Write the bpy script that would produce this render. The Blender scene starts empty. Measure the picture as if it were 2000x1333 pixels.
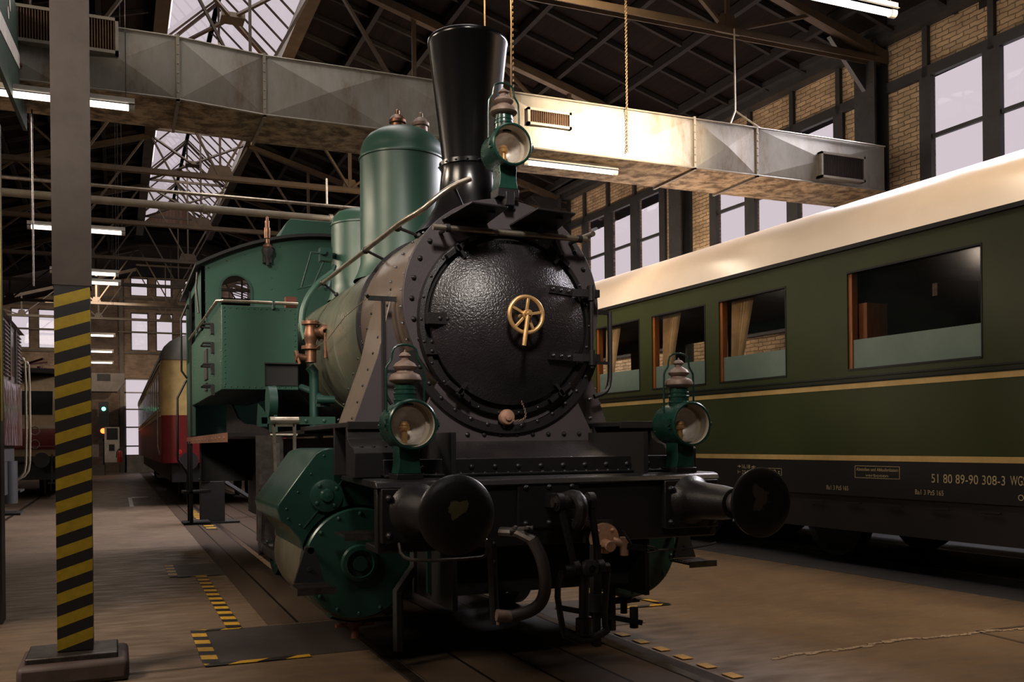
import bpy, bmesh, math, random
from mathutils import Vector, Matrix
random.seed(7)
PI = math.pi
COL = bpy.context.scene.collection
V = Vector

# ------------------------------------------------------------------ helpers
WM = {}                                   # world matrix of every thing / part


def wm(o):
    return WM[o.name] if o is not None else Matrix.Identity(4)


def tag(o, label=None, cat=None, group=None, kind=None):
    if label: o['label'] = label
    if cat: o['category'] = cat
    if group: o['group'] = group
    if kind: o['kind'] = kind
    return o


def thing(name, label, cat, loc=(0, 0, 0), rotz=0, group=None):
    o = bpy.data.objects.new(name, None)
    o.empty_display_size = 0.1
    COL.objects.link(o)
    o.location = loc
    o.rotation_euler = (0, 0, rotz)
    WM[o.name] = Matrix.Translation(loc) @ Matrix.Rotation(rotz, 4, 'Z')
    return tag(o, label, cat, group)


def copy_tree(o, parent=None):
    c = o.copy()
    COL.objects.link(c)
    c.parent = parent
    for ch in list(o.children):
        copy_tree(ch, c)
    return c


class MB:
    def __init__(s):
        s.bm = bmesh.new()

    def box(s, x0, x1, y0, y1, z0, z1):
        vs = [s.bm.verts.new((x, y, z)) for x in (x0, x1) for y in (y0, y1) for z in (z0, z1)]
        for f in ((0, 1, 3, 2), (4, 6, 7, 5), (0, 4, 5, 1), (2, 3, 7, 6), (0, 2, 6, 4), (1, 5, 7, 3)):
            s.bm.faces.new([vs[i] for i in f])
        return s

    def frame(s, p, q, up=V((0, 0, 1))):
        d = (V(q) - V(p)).normalized()
        if abs(d.dot(up)) > 0.97: up = V((0, 1, 0))
        a = d.cross(up).normalized()
        b = a.cross(d).normalized()
        return d, a, b

    def bar(s, p, q, w, h=None, up=V((0, 0, 1))):
        h = h or w
        d, a, b = s.frame(p, q, V(up))
        vs = []
        for e in (V(p), V(q)):
            for i, j in ((-1, -1), (1, -1), (1, 1), (-1, 1)):
                vs.append(s.bm.verts.new(e + a * i * w / 2 + b * j * h / 2))
        for f in ((3, 2, 1, 0), (4, 5, 6, 7), (0, 1, 5, 4), (1, 2, 6, 5), (2, 3, 7, 6), (3, 0, 4, 7)):
            s.bm.faces.new([vs[i] for i in f])
        return s

    def ring(s, c, a, b, r, n):
        return [s.bm.verts.new(V(c) + a * r * math.cos(2 * PI * i / n) + b * r * math.sin(2 * PI * i / n)) for i in range(n)]

    def loft(s, rings, cap0=True, cap1=True):
        n = len(rings[0])
        for A, B in zip(rings, rings[1:]):
            for i in range(n):
                j = (i + 1) % n
                s.bm.faces.new((A[i], A[j], B[j], B[i]))
        if cap0: s.bm.faces.new(list(reversed(rings[0])))
        if cap1: s.bm.faces.new(rings[-1])
        return s

    def cyl(s, p, q, r, r2=None, n=20, cap=True):
        d, a, b = s.frame(p, q)
        return s.loft([s.ring(p, a, b, r, n), s.ring(q, a, b, r if r2 is None else r2, n)], cap, cap)

    def lathe(s, prof, o=(0, 0, 0), axis=(0, 0, 1), n=32, cap0=False, cap1=False):
        """prof: list of (radius, distance along axis)"""
        ax = V(axis).normalized()
        d, a, b = s.frame((0, 0, 0), ax)
        rings = [s.ring(V(o) + ax * h, a, b, max(r, 1e-4), n) for r, h in prof]
        return s.loft(rings, cap0, cap1)

    def tube(s, pts, r, n=10, smooth=0):
        pts = [V(p) for p in pts]
        for _ in range(smooth):
            o = [pts[0]]
            for p, q in zip(pts, pts[1:]):
                o += [p * .75 + q * .25, p * .25 + q * .75]
            o.append(pts[-1])
            pts = o
        d0 = (pts[1] - pts[0]).normalized()
        up = V((0, 0, 1)) if abs(d0.z) < .9 else V((0, 1, 0))
        a = d0.cross(up).normalized()
        rings = []
        for i, p in enumerate(pts):
            if i == 0: t = d0
            elif i == len(pts) - 1: t = (pts[-1] - pts[-2]).normalized()
            else: t = ((pts[i + 1] - p).normalized() + (p - pts[i - 1]).normalized()).normalized()
            a = (a - t * a.dot(t)).normalized()
            b = t.cross(a)
            rings.append(s.ring(p, a, b, r, n))
        return s.loft(rings)

    def prism(s, poly, axis, a0, a1):
        """poly in the plane normal to axis: 'x'->(y,z) 'y'->(x,z) 'z'->(x,y)"""
        def P(u, v, t):
            return {'x': (t, u, v), 'y': (u, t, v), 'z': (u, v, t)}[axis]
        A = [s.bm.verts.new(P(u, v, a0)) for u, v in poly]
        B = [s.bm.verts.new(P(u, v, a1)) for u, v in poly]
        return s.loft([A, B])

    def plate(s, outer, holes, axis, a0, a1):
        def P(u, v, t):
            return {'x': (t, u, v), 'y': (u, t, v), 'z': (u, v, t)}[axis]
        tmp = bmesh.new()
        es = []
        for loop in [outer] + holes:
            vs = [tmp.verts.new(P(u, v, a0)) for u, v in loop]
            for i in range(len(vs)):
                es.append(tmp.edges.new((vs[i], vs[(i + 1) % len(vs)])))
        bmesh.ops.triangle_fill(tmp, use_beauty=True, edges=es)
        r = bmesh.ops.extrude_face_region(tmp, geom=tmp.faces[:])
        d = V(P(0, 0, a1)) - V(P(0, 0, a0))
        for v in r['geom']:
            if isinstance(v, bmesh.types.BMVert): v.co += d
        me = bpy.data.meshes.new('t')
        tmp.to_mesh(me)
        s.bm.from_mesh(me)
        bpy.data.meshes.remove(me)
        tmp.free()
        return s

    def sphere(s, c, r, sc=(1, 1, 1), n=16, m=8):
        M = Matrix.Translation(c) @ Matrix.Diagonal((sc[0], sc[1], sc[2], 1))
        bmesh.ops.create_uvsphere(s.bm, u_segments=n, v_segments=m, radius=r, matrix=M)
        return s

    def torus(s, c, R, r, axis=(0, 1, 0), n=40, m=10):
        ax = V(axis).normalized()
        d, a, b = s.frame((0, 0, 0), ax)
        rings = []
        for i in range(n):
            t = 2 * PI * i / n
            e = a * math.cos(t) + b * math.sin(t)
            rings.append([s.bm.verts.new(V(c) + e * (R + r * math.cos(2 * PI * k / m)) + ax * r * math.sin(2 * PI * k / m)) for k in range(m)])
        rings.append(rings[0])
        for A, B in zip(rings, rings[1:]):
            for k in range(m):
                j = (k + 1) % m
                s.bm.faces.new((A[k], A[j], B[j], B[k]))
        return s

    def rivets(s, pts, nrm, r=.012, h=.7, n=8):
        ax = V(nrm).normalized()
        d, a, b = s.frame((0, 0, 0), ax)
        for p in pts:
            p = V(p)
            rr = [s.ring(p - ax * r * .3, a, b, r, n), s.ring(p + ax * r * h * .5, a, b, r * .82, n), s.ring(p + ax * r * h, a, b, r * .3, n)]
            s.loft(rr, False, True)
        return s

    def quad(s, *p):
        s.bm.faces.new([s.bm.verts.new(q) for q in p])
        return s

    def xf(s, M):
        s.bm.transform(M)
        return s

    def build(s, name, mat, parent=None, local=False, ang=35, bevel=0, kind=None, world=None):
        if not local and parent is not None:
            s.bm.transform(wm(parent).inverted())
        bmesh.ops.recalc_face_normals(s.bm, faces=s.bm.faces[:])
        me = bpy.data.meshes.new(name)
        s.bm.to_mesh(me)
        s.bm.free()
        mats = mat if isinstance(mat, (list, tuple)) else [mat]
        for m in mats: me.materials.append(m)
        for p in me.polygons: p.use_smooth = True
        me.set_sharp_from_angle(angle=math.radians(ang))
        o = bpy.data.objects.new(name, me)
        COL.objects.link(o)
        if parent is not None: o.parent = parent
        WM[o.name] = wm(parent).copy()
        if bevel:
            b = o.modifiers.new('bevel', 'BEVEL')
            b.width = bevel
            b.segments = 2
            b.limit_method = 'ANGLE'
        if kind: o['kind'] = kind
        return o


def build_split(mb, name, mat, parent=None, **k):
    """one object for every separate piece of the mesh"""
    bm = mb.bm
    bm.verts.ensure_lookup_table()
    seen = set()
    out = []
    for v in bm.verts:
        if v in seen: continue
        st, isl = [v], [v]
        seen.add(v)
        while st:
            u = st.pop()
            for e in u.link_edges:
                w_ = e.other_vert(u)
                if w_ not in seen:
                    seen.add(w_); st.append(w_); isl.append(w_)
        out.append(isl)
    res = []
    for isl in out:
        nb = MB()
        mp = {v: nb.bm.verts.new(v.co) for v in isl}
        fs = set(f for v in isl for f in v.link_faces)
        for f in fs: nb.bm.faces.new([mp[v] for v in f.verts])
        res.append(nb.build(name, mat, parent, **k))
    bm.free()
    return res


def circ(cx, cz, r, n=48, a0=0, a1=2 * PI, end=False):
    m = n if not end else n - 1
    return [(cx + r * math.cos(a0 + (a1 - a0) * i / m), cz + r * math.sin(a0 + (a1 - a0) * i / m)) for i in range(n)]


def placed(mb, name, mat, label, cat, loc, rotz=0, group=None, **k):
    """a one-mesh thing given in world coordinates"""
    M = Matrix.Translation(loc) @ Matrix.Rotation(rotz, 4, 'Z')
    mb.bm.transform(M.inverted())
    o = mb.build(name, mat, None, **k)
    o.location = loc
    o.rotation_euler = (0, 0, rotz)
    WM[o.name] = M
    return tag(o, label, cat, group)


# ---------------------------------------------------------------- materials
def nodes(name):
    m = bpy.data.materials.new(name)
    m.use_nodes = True
    nt = m.node_tree
    nt.nodes.clear()
    out = nt.nodes.new('ShaderNodeOutputMaterial')
    return m, nt, out


def L(nt, a, b): nt.links.new(a, b)


def rgba(c): return (c[0], c[1], c[2], 1)


def pbr(name, base, rough=.5, metal=0.0, base2=None, scale=3.0, detail=5, fac=.5, bump=0.0, bscale=60.0, rvar=.1, coat=0.0, stretch=(1, 1, 1), spec=.5):
    m, nt, out = nodes(name)
    b = nt.nodes.new('ShaderNodeBsdfPrincipled')
    L(nt, b.outputs[0], out.inputs[0])
    tc = nt.nodes.new('ShaderNodeTexCoord')
    mp = nt.nodes.new('ShaderNodeMapping')
    mp.inputs['Scale'].default_value = stretch
    L(nt, tc.outputs['Object'], mp.inputs[0])
    n = nt.nodes.new('ShaderNodeTexNoise')
    n.inputs['Scale'].default_value = scale
    n.inputs['Detail'].default_value = detail
    n.inputs['Roughness'].default_value = .65
    L(nt, mp.outputs[0], n.inputs['Vector'])
    r = nt.nodes.new('ShaderNodeValToRGB')
    r.color_ramp.elements[0].position = .5 - fac * .3
    r.color_ramp.elements[1].position = .5 + fac * .3
    base2 = base2 or tuple(c * .7 for c in base)
    r.color_ramp.elements[0].color = rgba(base2)
    r.color_ramp.elements[1].color = rgba(base)
    L(nt, n.outputs['Fac'], r.inputs[0])
    L(nt, r.outputs[0], b.inputs['Base Color'])
    mr = nt.nodes.new('ShaderNodeMapRange')
    mr.inputs['To Min'].default_value = min(1, rough + rvar)
    mr.inputs['To Max'].default_value = max(.03, rough - rvar)
    L(nt, n.outputs['Fac'], mr.inputs['Value'])
    L(nt, mr.outputs[0], b.inputs['Roughness'])
    b.inputs['Metallic'].default_value = metal
    b.inputs['Specular IOR Level'].default_value = spec
    if coat: b.inputs['Coat Weight'].default_value = coat
    if bump:
        n2 = nt.nodes.new('ShaderNodeTexNoise')
        n2.inputs['Scale'].default_value = bscale
        n2.inputs['Detail'].default_value = 2
        L(nt, tc.outputs['Object'], n2.inputs['Vector'])
        bp = nt.nodes.new('ShaderNodeBump')
        bp.inputs['Strength'].default_value = bump
        bp.inputs['Distance'].default_value = .004
        L(nt, n2.outputs['Fac'], bp.inputs['Height'])
        L(nt, bp.outputs[0], b.inputs['Normal'])
    return m


def emit(name, col, st):
    m, nt, out = nodes(name)
    e = nt.nodes.new('ShaderNodeEmission')
    e.inputs[0].default_value = rgba(col)
    e.inputs[1].default_value = st
    L(nt, e.outputs[0], out.inputs[0])
    return m


def glass(name, tint=(1, 1, 1), refl=.08, rough=.03):
    m, nt, out = nodes(name)
    t = nt.nodes.new('ShaderNodeBsdfTransparent')
    t.inputs[0].default_value = rgba(tint)
    g = nt.nodes.new('ShaderNodeBsdfGlossy')
    g.inputs['Roughness'].default_value = rough
    f = nt.nodes.new('ShaderNodeLayerWeight')
    f.inputs['Blend'].default_value = .5
    pw = nt.nodes.new('ShaderNodeMath')
    pw.operation = 'POWER'
    pw.inputs[1].default_value = 4.0
    L(nt, f.outputs['Facing'], pw.inputs[0])
    a = nt.nodes.new('ShaderNodeMath')
    a.operation = 'MULTIPLY_ADD'
    a.inputs[1].default_value = .5
    a.inputs[2].default_value = refl
    a.use_clamp = True
    L(nt, pw.outputs[0], a.inputs[0])
    mx = nt.nodes.new('ShaderNodeMixShader')
    L(nt, a.outputs[0], mx.inputs[0])
    L(nt, t.outputs[0], mx.inputs[1])
    L(nt, g.outputs[0], mx.inputs[2])
    L(nt, mx.outputs[0], out.inputs[0])
    return m


def stripes(name, period, skew, u, v, c1=(.36, .255, .012), c2=(.013, .011, .012), rough=.5):
    """diagonal hazard stripes in object space: t = v - skew*u"""
    m, nt, out = nodes(name)
    b = nt.nodes.new('ShaderNodeBsdfPrincipled')
    L(nt, b.outputs[0], out.inputs[0])
    tc = nt.nodes.new('ShaderNodeTexCoord')
    sp = nt.nodes.new('ShaderNodeSeparateXYZ')
    L(nt, tc.outputs['Object'], sp.inputs[0])
    ma = nt.nodes.new('ShaderNodeMath'); ma.operation = 'MULTIPLY_ADD'
    L(nt, sp.outputs[u], ma.inputs[0]); ma.inputs[1].default_value = -skew
    L(nt, sp.outputs[v], ma.inputs[2])
    mo = nt.nodes.new('ShaderNodeMath'); mo.operation = 'FLOORED_MODULO'
    L(nt, ma.outputs[0], mo.inputs[0]); mo.inputs[1].default_value = period
    gt = nt.nodes.new('ShaderNodeMath'); gt.operation = 'GREATER_THAN'
    L(nt, mo.outputs[0], gt.inputs[0]); gt.inputs[1].default_value = period * .5
    n = nt.nodes.new('ShaderNodeTexNoise'); n.inputs['Scale'].default_value = 22
    L(nt, tc.outputs['Object'], n.inputs['Vector'])
    mx = nt.nodes.new('ShaderNodeMix'); mx.data_type = 'RGBA'
    L(nt, gt.outputs[0], mx.inputs[0])
    mx.inputs[6].default_value = rgba(c2); mx.inputs[7].default_value = rgba(c1)
    m2 = nt.nodes.new('ShaderNodeMix'); m2.data_type = 'RGBA'; m2.blend_type = 'MULTIPLY'
    m2.inputs[0].default_value = .5
    L(nt, mx.outputs[2], m2.inputs[6]); L(nt, n.outputs['Fac'], m2.inputs[7])
    L(nt, m2.outputs[2], b.inputs['Base Color'])
    b.inputs['Roughness'].default_value = rough
    return m


def brick(name, u, c1, c2, mortar, sx=1.0, bw=.25, rh=.078, bump=1.0):
    m, nt, out = nodes(name)
    b = nt.nodes.new('ShaderNodeBsdfPrincipled')
    L(nt, b.outputs[0], out.inputs[0])
    tc = nt.nodes.new('ShaderNodeTexCoord')
    sp = nt.nodes.new('ShaderNodeSeparateXYZ')
    L(nt, tc.outputs['Object'], sp.inputs[0])
    cb = nt.nodes.new('ShaderNodeCombineXYZ')
    L(nt, sp.outputs[u], cb.inputs[0]); L(nt, sp.outputs[2], cb.inputs[1])
    br = nt.nodes.new('ShaderNodeTexBrick')
    br.inputs['Color1'].default_value = rgba(c1)
    br.inputs['Color2'].default_value = rgba(c2)
    br.inputs['Mortar'].default_value = rgba(mortar)
    br.inputs['Scale'].default_value = 1
    br.inputs['Mortar Size'].default_value = .008
    br.inputs['Mortar Smooth'].default_value = .5
    br.inputs['Brick Width'].default_value = bw
    br.inputs['Row Height'].default_value = rh
    n = nt.nodes.new('ShaderNodeTexNoise'); n.inputs['Scale'].default_value = 2.2; n.inputs['Detail'].default_value = 6
    L(nt, cb.outputs[0], n.inputs['Vector'])
    # slightly uneven courses
    n3 = nt.nodes.new('ShaderNodeTexNoise'); n3.inputs['Scale'].default_value = 7; n3.inputs['Detail'].default_value = 4
    L(nt, cb.outputs[0], n3.inputs['Vector'])
    vm = nt.nodes.new('ShaderNodeVectorMath'); vm.operation = 'MULTIPLY_ADD'
    L(nt, n3.outputs['Color'], vm.inputs[0]); vm.inputs[1].default_value = (.09, .055, 0)
    L(nt, cb.outputs[0], vm.inputs[2])
    L(nt, vm.outputs[0], br.inputs['Vector'])
    mx = nt.nodes.new('ShaderNodeMix'); mx.data_type = 'RGBA'; mx.blend_type = 'MULTIPLY'
    mx.inputs[0].default_value = .55
    L(nt, br.outputs['Color'], mx.inputs[6])
    r = nt.nodes.new('ShaderNodeValToRGB')
    r.color_ramp.elements[0].position = .3; r.color_ramp.elements[0].color = (.25, .2, .16, 1)
    r.color_ramp.elements[1].position = .65
    L(nt, n.outputs['Fac'], r.inputs[0]); L(nt, r.outputs[0], mx.inputs[7])
    L(nt, mx.outputs[2], b.inputs['Base Color'])
    b.inputs['Roughness'].default_value = .85
    bp = nt.nodes.new('ShaderNodeBump'); bp.inputs['Strength'].default_value = bump; bp.inputs['Distance'].default_value = .02
    bp.invert = True
    L(nt, br.outputs['Fac'], bp.inputs['Height']); L(nt, bp.outputs[0], b.inputs['Normal'])
    return m


def duct_mat(name):
    """galvanised sheet, stained"""
    m, nt, out = nodes(name)
    b = nt.nodes.new('ShaderNodeBsdfPrincipled')
    L(nt, b.outputs[0], out.inputs[0])
    tc = nt.nodes.new('ShaderNodeTexCoord')
    n = nt.nodes.new('ShaderNodeTexNoise'); n.inputs['Scale'].default_value = 1.3; n.inputs['Detail'].default_value = 7; n.inputs['Roughness'].default_value = .7
    mp = nt.nodes.new('ShaderNodeMapping'); mp.inputs['Scale'].default_value = (1.6, 1, .6)
    L(nt, tc.outputs['Object'], mp.inputs[0]); L(nt, mp.outputs[0], n.inputs['Vector'])
    r = nt.nodes.new('ShaderNodeValToRGB')
    e = r.color_ramp.elements
    e[0].position = .30; e[0].color = (.13, .09, .05, 1)
    e[1].position = .47; e[1].color = (.22, .205, .175, 1)
    e.new(.7).color = (.27, .265, .235, 1)
    L(nt, n.outputs['Fac'], r.inputs[0]); L(nt, r.outputs[0], b.inputs['Base Color'])
    b.inputs['Metallic'].default_value = .35
    b.inputs['Roughness'].default_value = .48
    return m


def floor_mat():
    m, nt, out = nodes('concrete_floor')
    b = nt.nodes.new('ShaderNodeBsdfPrincipled')
    L(nt, b.outputs[0], out.inputs[0])
    tc = nt.nodes.new('ShaderNodeTexCoord')
    n = nt.nodes.new('ShaderNodeTexNoise'); n.inputs['Scale'].default_value = .9; n.inputs['Detail'].default_value = 8; n.inputs['Roughness'].default_value = .62
    L(nt, tc.outputs['Object'], n.inputs['Vector'])
    mp = nt.nodes.new('ShaderNodeMapping'); mp.inputs['Scale'].default_value = (1.3, 4.5, 1); mp.inputs['Rotation'].default_value = (0, 0, .25)
    L(nt, tc.outputs['Object'], mp.inputs[0])
    n2 = nt.nodes.new('ShaderNodeTexNoise'); n2.inputs['Scale'].default_value = 2.2; n2.inputs['Detail'].default_value = 6
    L(nt, mp.outputs[0], n2.inputs['Vector'])
    r = nt.nodes.new('ShaderNodeValToRGB')
    e = r.color_ramp.elements
    e[0].position = .3; e[0].color = (.066, .042, .024, 1)
    e[1].position = .62; e[1].color = (.165, .112, .068, 1)
    ad = nt.nodes.new('ShaderNodeMath'); ad.operation = 'MULTIPLY_ADD'
    L(nt, n2.outputs['Fac'], ad.inputs[0]); ad.inputs[1].default_value = .5
    md = nt.nodes.new('ShaderNodeMath'); md.operation = 'MULTIPLY'; L(nt, n.outputs['Fac'], md.inputs[0]); md.inputs[1].default_value = .5
    L(nt, md.outputs[0], ad.inputs[2])
    L(nt, ad.outputs[0], r.inputs[0]); L(nt, r.outputs[0], b.inputs['Base Color'])
    mr = nt.nodes.new('ShaderNodeMapRange'); mr.inputs['From Min'].default_value = .35; mr.inputs['From Max'].default_value = .65
    mr.inputs['To Min'].default_value = .75; mr.inputs['To Max'].default_value = .42
    L(nt, n2.outputs['Fac'], mr.inputs['Value']); L(nt, mr.outputs[0], b.inputs['Roughness'])
    bp = nt.nodes.new('ShaderNodeBump'); bp.inputs['Strength'].default_value = .25; bp.inputs['Distance'].default_value = .01
    L(nt, n2.outputs['Fac'], bp.inputs['Height']); L(nt, bp.outputs[0], b.inputs['Normal'])
    return m


def planks(name, c1, c2, w, axis=0, rough=.85):
    m, nt, out = nodes(name)
    b = nt.nodes.new('ShaderNodeBsdfPrincipled')
    L(nt, b.outputs[0], out.inputs[0])
    tc = nt.nodes.new('ShaderNodeTexCoord')
    sp = nt.nodes.new('ShaderNodeSeparateXYZ'); L(nt, tc.outputs['Object'], sp.inputs[0])
    mu = nt.nodes.new('ShaderNodeMath'); mu.operation = 'DIVIDE'; L(nt, sp.outputs[axis], mu.inputs[0]); mu.inputs[1].default_value = w
    fl = nt.nodes.new('ShaderNodeMath'); fl.operation = 'FLOOR'; L(nt, mu.outputs[0], fl.inputs[0])
    fr = nt.nodes.new('ShaderNodeMath'); fr.operation = 'FRACT'; L(nt, mu.outputs[0], fr.inputs[0])
    wn = nt.nodes.new('ShaderNodeTexWhiteNoise'); wn.noise_dimensions = '1D'; L(nt, fl.outputs[0], wn.inputs['W'])
    mx = nt.nodes.new('ShaderNodeMix'); mx.data_type = 'RGBA'
    L(nt, wn.outputs['Value'], mx.inputs[0]); mx.inputs[6].default_value = rgba(c1); mx.inputs[7].default_value = rgba(c2)
    gt = nt.nodes.new('ShaderNodeMath'); gt.operation = 'GREATER_THAN'; L(nt, fr.outputs[0], gt.inputs[0]); gt.inputs[1].default_value = .06
    m2 = nt.nodes.new('ShaderNodeMix'); m2.data_type = 'RGBA'; m2.blend_type = 'MULTIPLY'; m2.inputs[0].default_value = .9
    L(nt, mx.outputs[2], m2.inputs[6]); L(nt, gt.outputs[0], m2.inputs[7])
    L(nt, m2.outputs[2], b.inputs['Base Color']); b.inputs['Roughness'].default_value = rough; b.inputs['Specular IOR Level'].default_value = .12
    return m


def stained(name, base, stain, rough, c, r):
    """painted face with a worn patch around object-space point c"""
    m, nt, out = nodes(name)
    b = nt.nodes.new('ShaderNodeBsdfPrincipled'); L(nt, b.outputs[0], out.inputs[0])
    tc = nt.nodes.new('ShaderNodeTexCoord')
    d = nt.nodes.new('ShaderNodeVectorMath'); d.operation = 'DISTANCE'
    L(nt, tc.outputs['Object'], d.inputs[0]); d.inputs[1].default_value = c
    n = nt.nodes.new('ShaderNodeTexNoise'); n.inputs['Scale'].default_value = 14; n.inputs['Detail'].default_value = 5
    L(nt, tc.outputs['Object'], n.inputs['Vector'])
    dv = nt.nodes.new('ShaderNodeMath'); dv.operation = 'DIVIDE'; L(nt, d.outputs['Value'], dv.inputs[0]); dv.inputs[1].default_value = r
    sb = nt.nodes.new('ShaderNodeMath'); sb.operation = 'SUBTRACT'; sb.inputs[0].default_value = 1.0; L(nt, dv.outputs[0], sb.inputs[1])
    ad = nt.nodes.new('ShaderNodeMath'); ad.operation = 'MULTIPLY_ADD'; L(nt, n.outputs['Fac'], ad.inputs[0]); ad.inputs[1].default_value = 1.6; L(nt, sb.outputs[0], ad.inputs[2])
    rp = nt.nodes.new('ShaderNodeValToRGB'); rp.color_ramp.elements[0].position = .0; rp.color_ramp.elements[1].position = .06
    s2 = nt.nodes.new('ShaderNodeMath'); s2.operation = 'SUBTRACT'; L(nt, ad.outputs[0], s2.inputs[0]); s2.inputs[1].default_value = 1.28
    L(nt, s2.outputs[0], rp.inputs[0])
    mx = nt.nodes.new('ShaderNodeMix'); mx.data_type = 'RGBA'; L(nt, rp.outputs[0], mx.inputs[0])
    mx.inputs[6].default_value = rgba(base); mx.inputs[7].default_value = rgba(stain)
    L(nt, mx.outputs[2], b.inputs['Base Color']); b.inputs['Roughness'].default_value = rough
    bp = nt.nodes.new('ShaderNodeBump'); bp.inputs['Strength'].default_value = .3; bp.inputs['Distance'].default_value = .003
    n2 = nt.nodes.new('ShaderNodeTexNoise'); n2.inputs['Scale'].default_value = 90
    L(nt, tc.outputs['Object'], n2.inputs['Vector']); L(nt, n2.outputs['Fac'], bp.inputs['Height']); L(nt, bp.outputs[0], b.inputs['Normal'])
    return m


M = {}
M['green'] = pbr('loco_green', (.030, .080, .056), .40, base2=(.021, .060, .042), scale=2.5, bump=.12, bscale=9, fac=1)
M['green_cyl'] = pbr('cylinder_green', (.014, .050, .036), .30, base2=(.010, .038, .028), scale=2.5, bump=.1, bscale=10)
M['green_dark'] = pbr('loco_green_dark', (.010, .045, .034), .45, base2=(.008, .034, .026), scale=3, bump=.2, bscale=30)
M['lamp_green'] = pbr('lamp_green', (.012, .052, .037), .28, base2=(.008, .036, .026), scale=12, bump=.1, bscale=60)
M['black'] = pbr('loco_black', (.014, .012, .013), .40, base2=(.009, .008, .008), scale=5, bump=.35, bscale=140)
M['black_matt'] = pbr('plate_black', (.062, .051, .055), .48, base2=(.048, .040, .043), scale=3, bump=.2, bscale=120)
M['door_black'] = pbr('door_black', (.022, .019, .021), .30, base2=(.013, .011, .012), scale=6, bump=1.0, bscale=85, rvar=.06)
M['boiler'] = pbr('boiler_paint', (.155, .150, .112), .30, base2=(.065, .075, .052), scale=2.2, fac=.7, stretch=(1, 1, .6), bump=.15, bscale=5)
M['skirt'] = pbr('skirt_paint', (.150, .110, .082), .32, base2=(.09, .067, .052), scale=1.6, fac=.8, bump=.1, bscale=8)
M['foot'] = pbr('footplate_black', (.016, .014, .014), .62, spec=.3, bump=.2, bscale=60)
M['soot'] = pbr('soot_black', (.010, .009, .009), .7)
M['chimney'] = pbr('chimney_black', (.007, .0065, .007), .22, scale=3, rvar=.04)
M['steel'] = pbr('worn_steel', (.50, .44, .36), .33, .9, base2=(.30, .25, .19), scale=12, stretch=(1, 1, 1))
M['steel_dark'] = pbr('dark_steel', (.10, .09, .085), .4, .7, base2=(.05, .04, .035), scale=14)
M['gold'] = pbr('brass_gold', (.66, .42, .20), .38, .6, base2=(.50, .31, .13), scale=14)
M['copper'] = pbr('tarnished_copper', (.21, .105, .06), .42, .7, base2=(.10, .055, .035), scale=12)
M['cock'] = pbr('cock_bronze', (.70, .44, .28), .42, .35, base2=(.50, .29, .18), scale=14)
M['pinkcap'] = pbr('copper_cap', (.42, .24, .17), .5, .3, scale=14)
M['rust'] = pbr('rust_brown', (.12, .035, .018), .65)
M['lampcap'] = pbr('lamp_cap_bare', (.26, .19, .15), .55, .2, base2=(.16, .11, .085), scale=16)
M['reflector'] = pbr('reflector_silver', (.86, .81, .76), .38, .15, base2=(.50, .46, .42), scale=9, bump=.3, bscale=14)
M['lens'] = glass('lamp_glass', (.93, .91, .88), .05, .02)
M['innerpaint'] = pbr('lamp_inner_cream', (.55, .49, .40), .6)
M['glass'] = glass('window_glass', (.97, .97, .98), .02, .02)
M['coachglass'] = glass('coach_glass', (.82, .8, .78), .03, .10)
M['frost'] = pbr('frosted_glass', (.30, .41, .36), .5, base2=(.26, .36, .32), scale=3)
M['coach'] = pbr('coach_green', (.052, .062, .022), .42, base2=(.045, .054, .019), scale=1.5, rvar=.03, spec=.3)
M['coach_black'] = pbr('coach_underframe_black', (.010, .008, .008), .55)
M['coach_low'] = pbr('coach_skirt_dusty', (.020, .014, .012), .6)
M['roofcream'] = pbr('coach_roof_cream', (.76, .64, .52), .30, base2=(.68, .55, .42), scale=1.2, fac=1, rvar=.05)
M['stripe'] = pbr('coach_stripe_cream', (.58, .40, .16), .5, base2=(.5, .33, .12), scale=6)
M['text'] = pbr('lettering_cream', (.55, .44, .24), .6, base2=(.42, .32, .16), scale=30)
M['curtain'] = pbr('curtain_beige', (.75, .56, .32), .9)
M['wood'] = pbr('orange_wood', (.34, .12, .03), .4, base2=(.24, .08, .02), scale=5, stretch=(4, 4, .6))
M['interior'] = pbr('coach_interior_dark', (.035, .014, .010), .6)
M['duct'] = duct_mat('duct_sheet')
M['duct_edge'] = pbr('duct_flange', (.30, .27, .22), .5, .4)
M['duct_rust'] = pbr('duct_under_stained', (.42, .31, .18), .7, .1, base2=(.12, .075, .035), scale=5, detail=9, fac=.3)
M['grille'] = pbr('grille_rusty', (.14, .08, .045), .6, .4)
M['grille_dark'] = pbr('grille_dark', (.03, .018, .014), .7)
M['truss'] = pbr('truss_paint', (.095, .062, .032), .55, base2=(.045, .030, .018), scale=3, fac=1)
M['pipe'] = pbr('pipe_paint', (.26, .22, .15), .45)
M['wallsteel'] = pbr('wall_steel', (.030, .029, .028), .5)
M['column'] = pbr('column_grey', (.052, .040, .034), .75, base2=(.040, .031, .027), scale=5, bump=.2, bscale=20)
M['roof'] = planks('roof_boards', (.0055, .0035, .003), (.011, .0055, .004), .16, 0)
M['gablewood'] = planks('gable_boards', (.20, .13, .085), (.14, .085, .055), .14, 0)
M['brick_r'] = brick('brick_right', 1, (.46, .34, .205), (.32, .235, .14), (.17, .12, .07))
M['brick_b'] = brick('brick_back', 0, (.30, .21, .145), (.23, .155, .105), (.34, .27, .2))
M['brick_dark'] = brick('brick_dark', 0, (.16, .11, .075), (.12, .08, .055), (.17, .13, .1))
M['floor'] = floor_mat()
M['boards'] = planks('track_boards', (.072, .05, .034), (.05, .034, .024), .36, 0, .7)
M['pit'] = pbr('pit_cover', (.045, .033, .028), .6)
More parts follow.
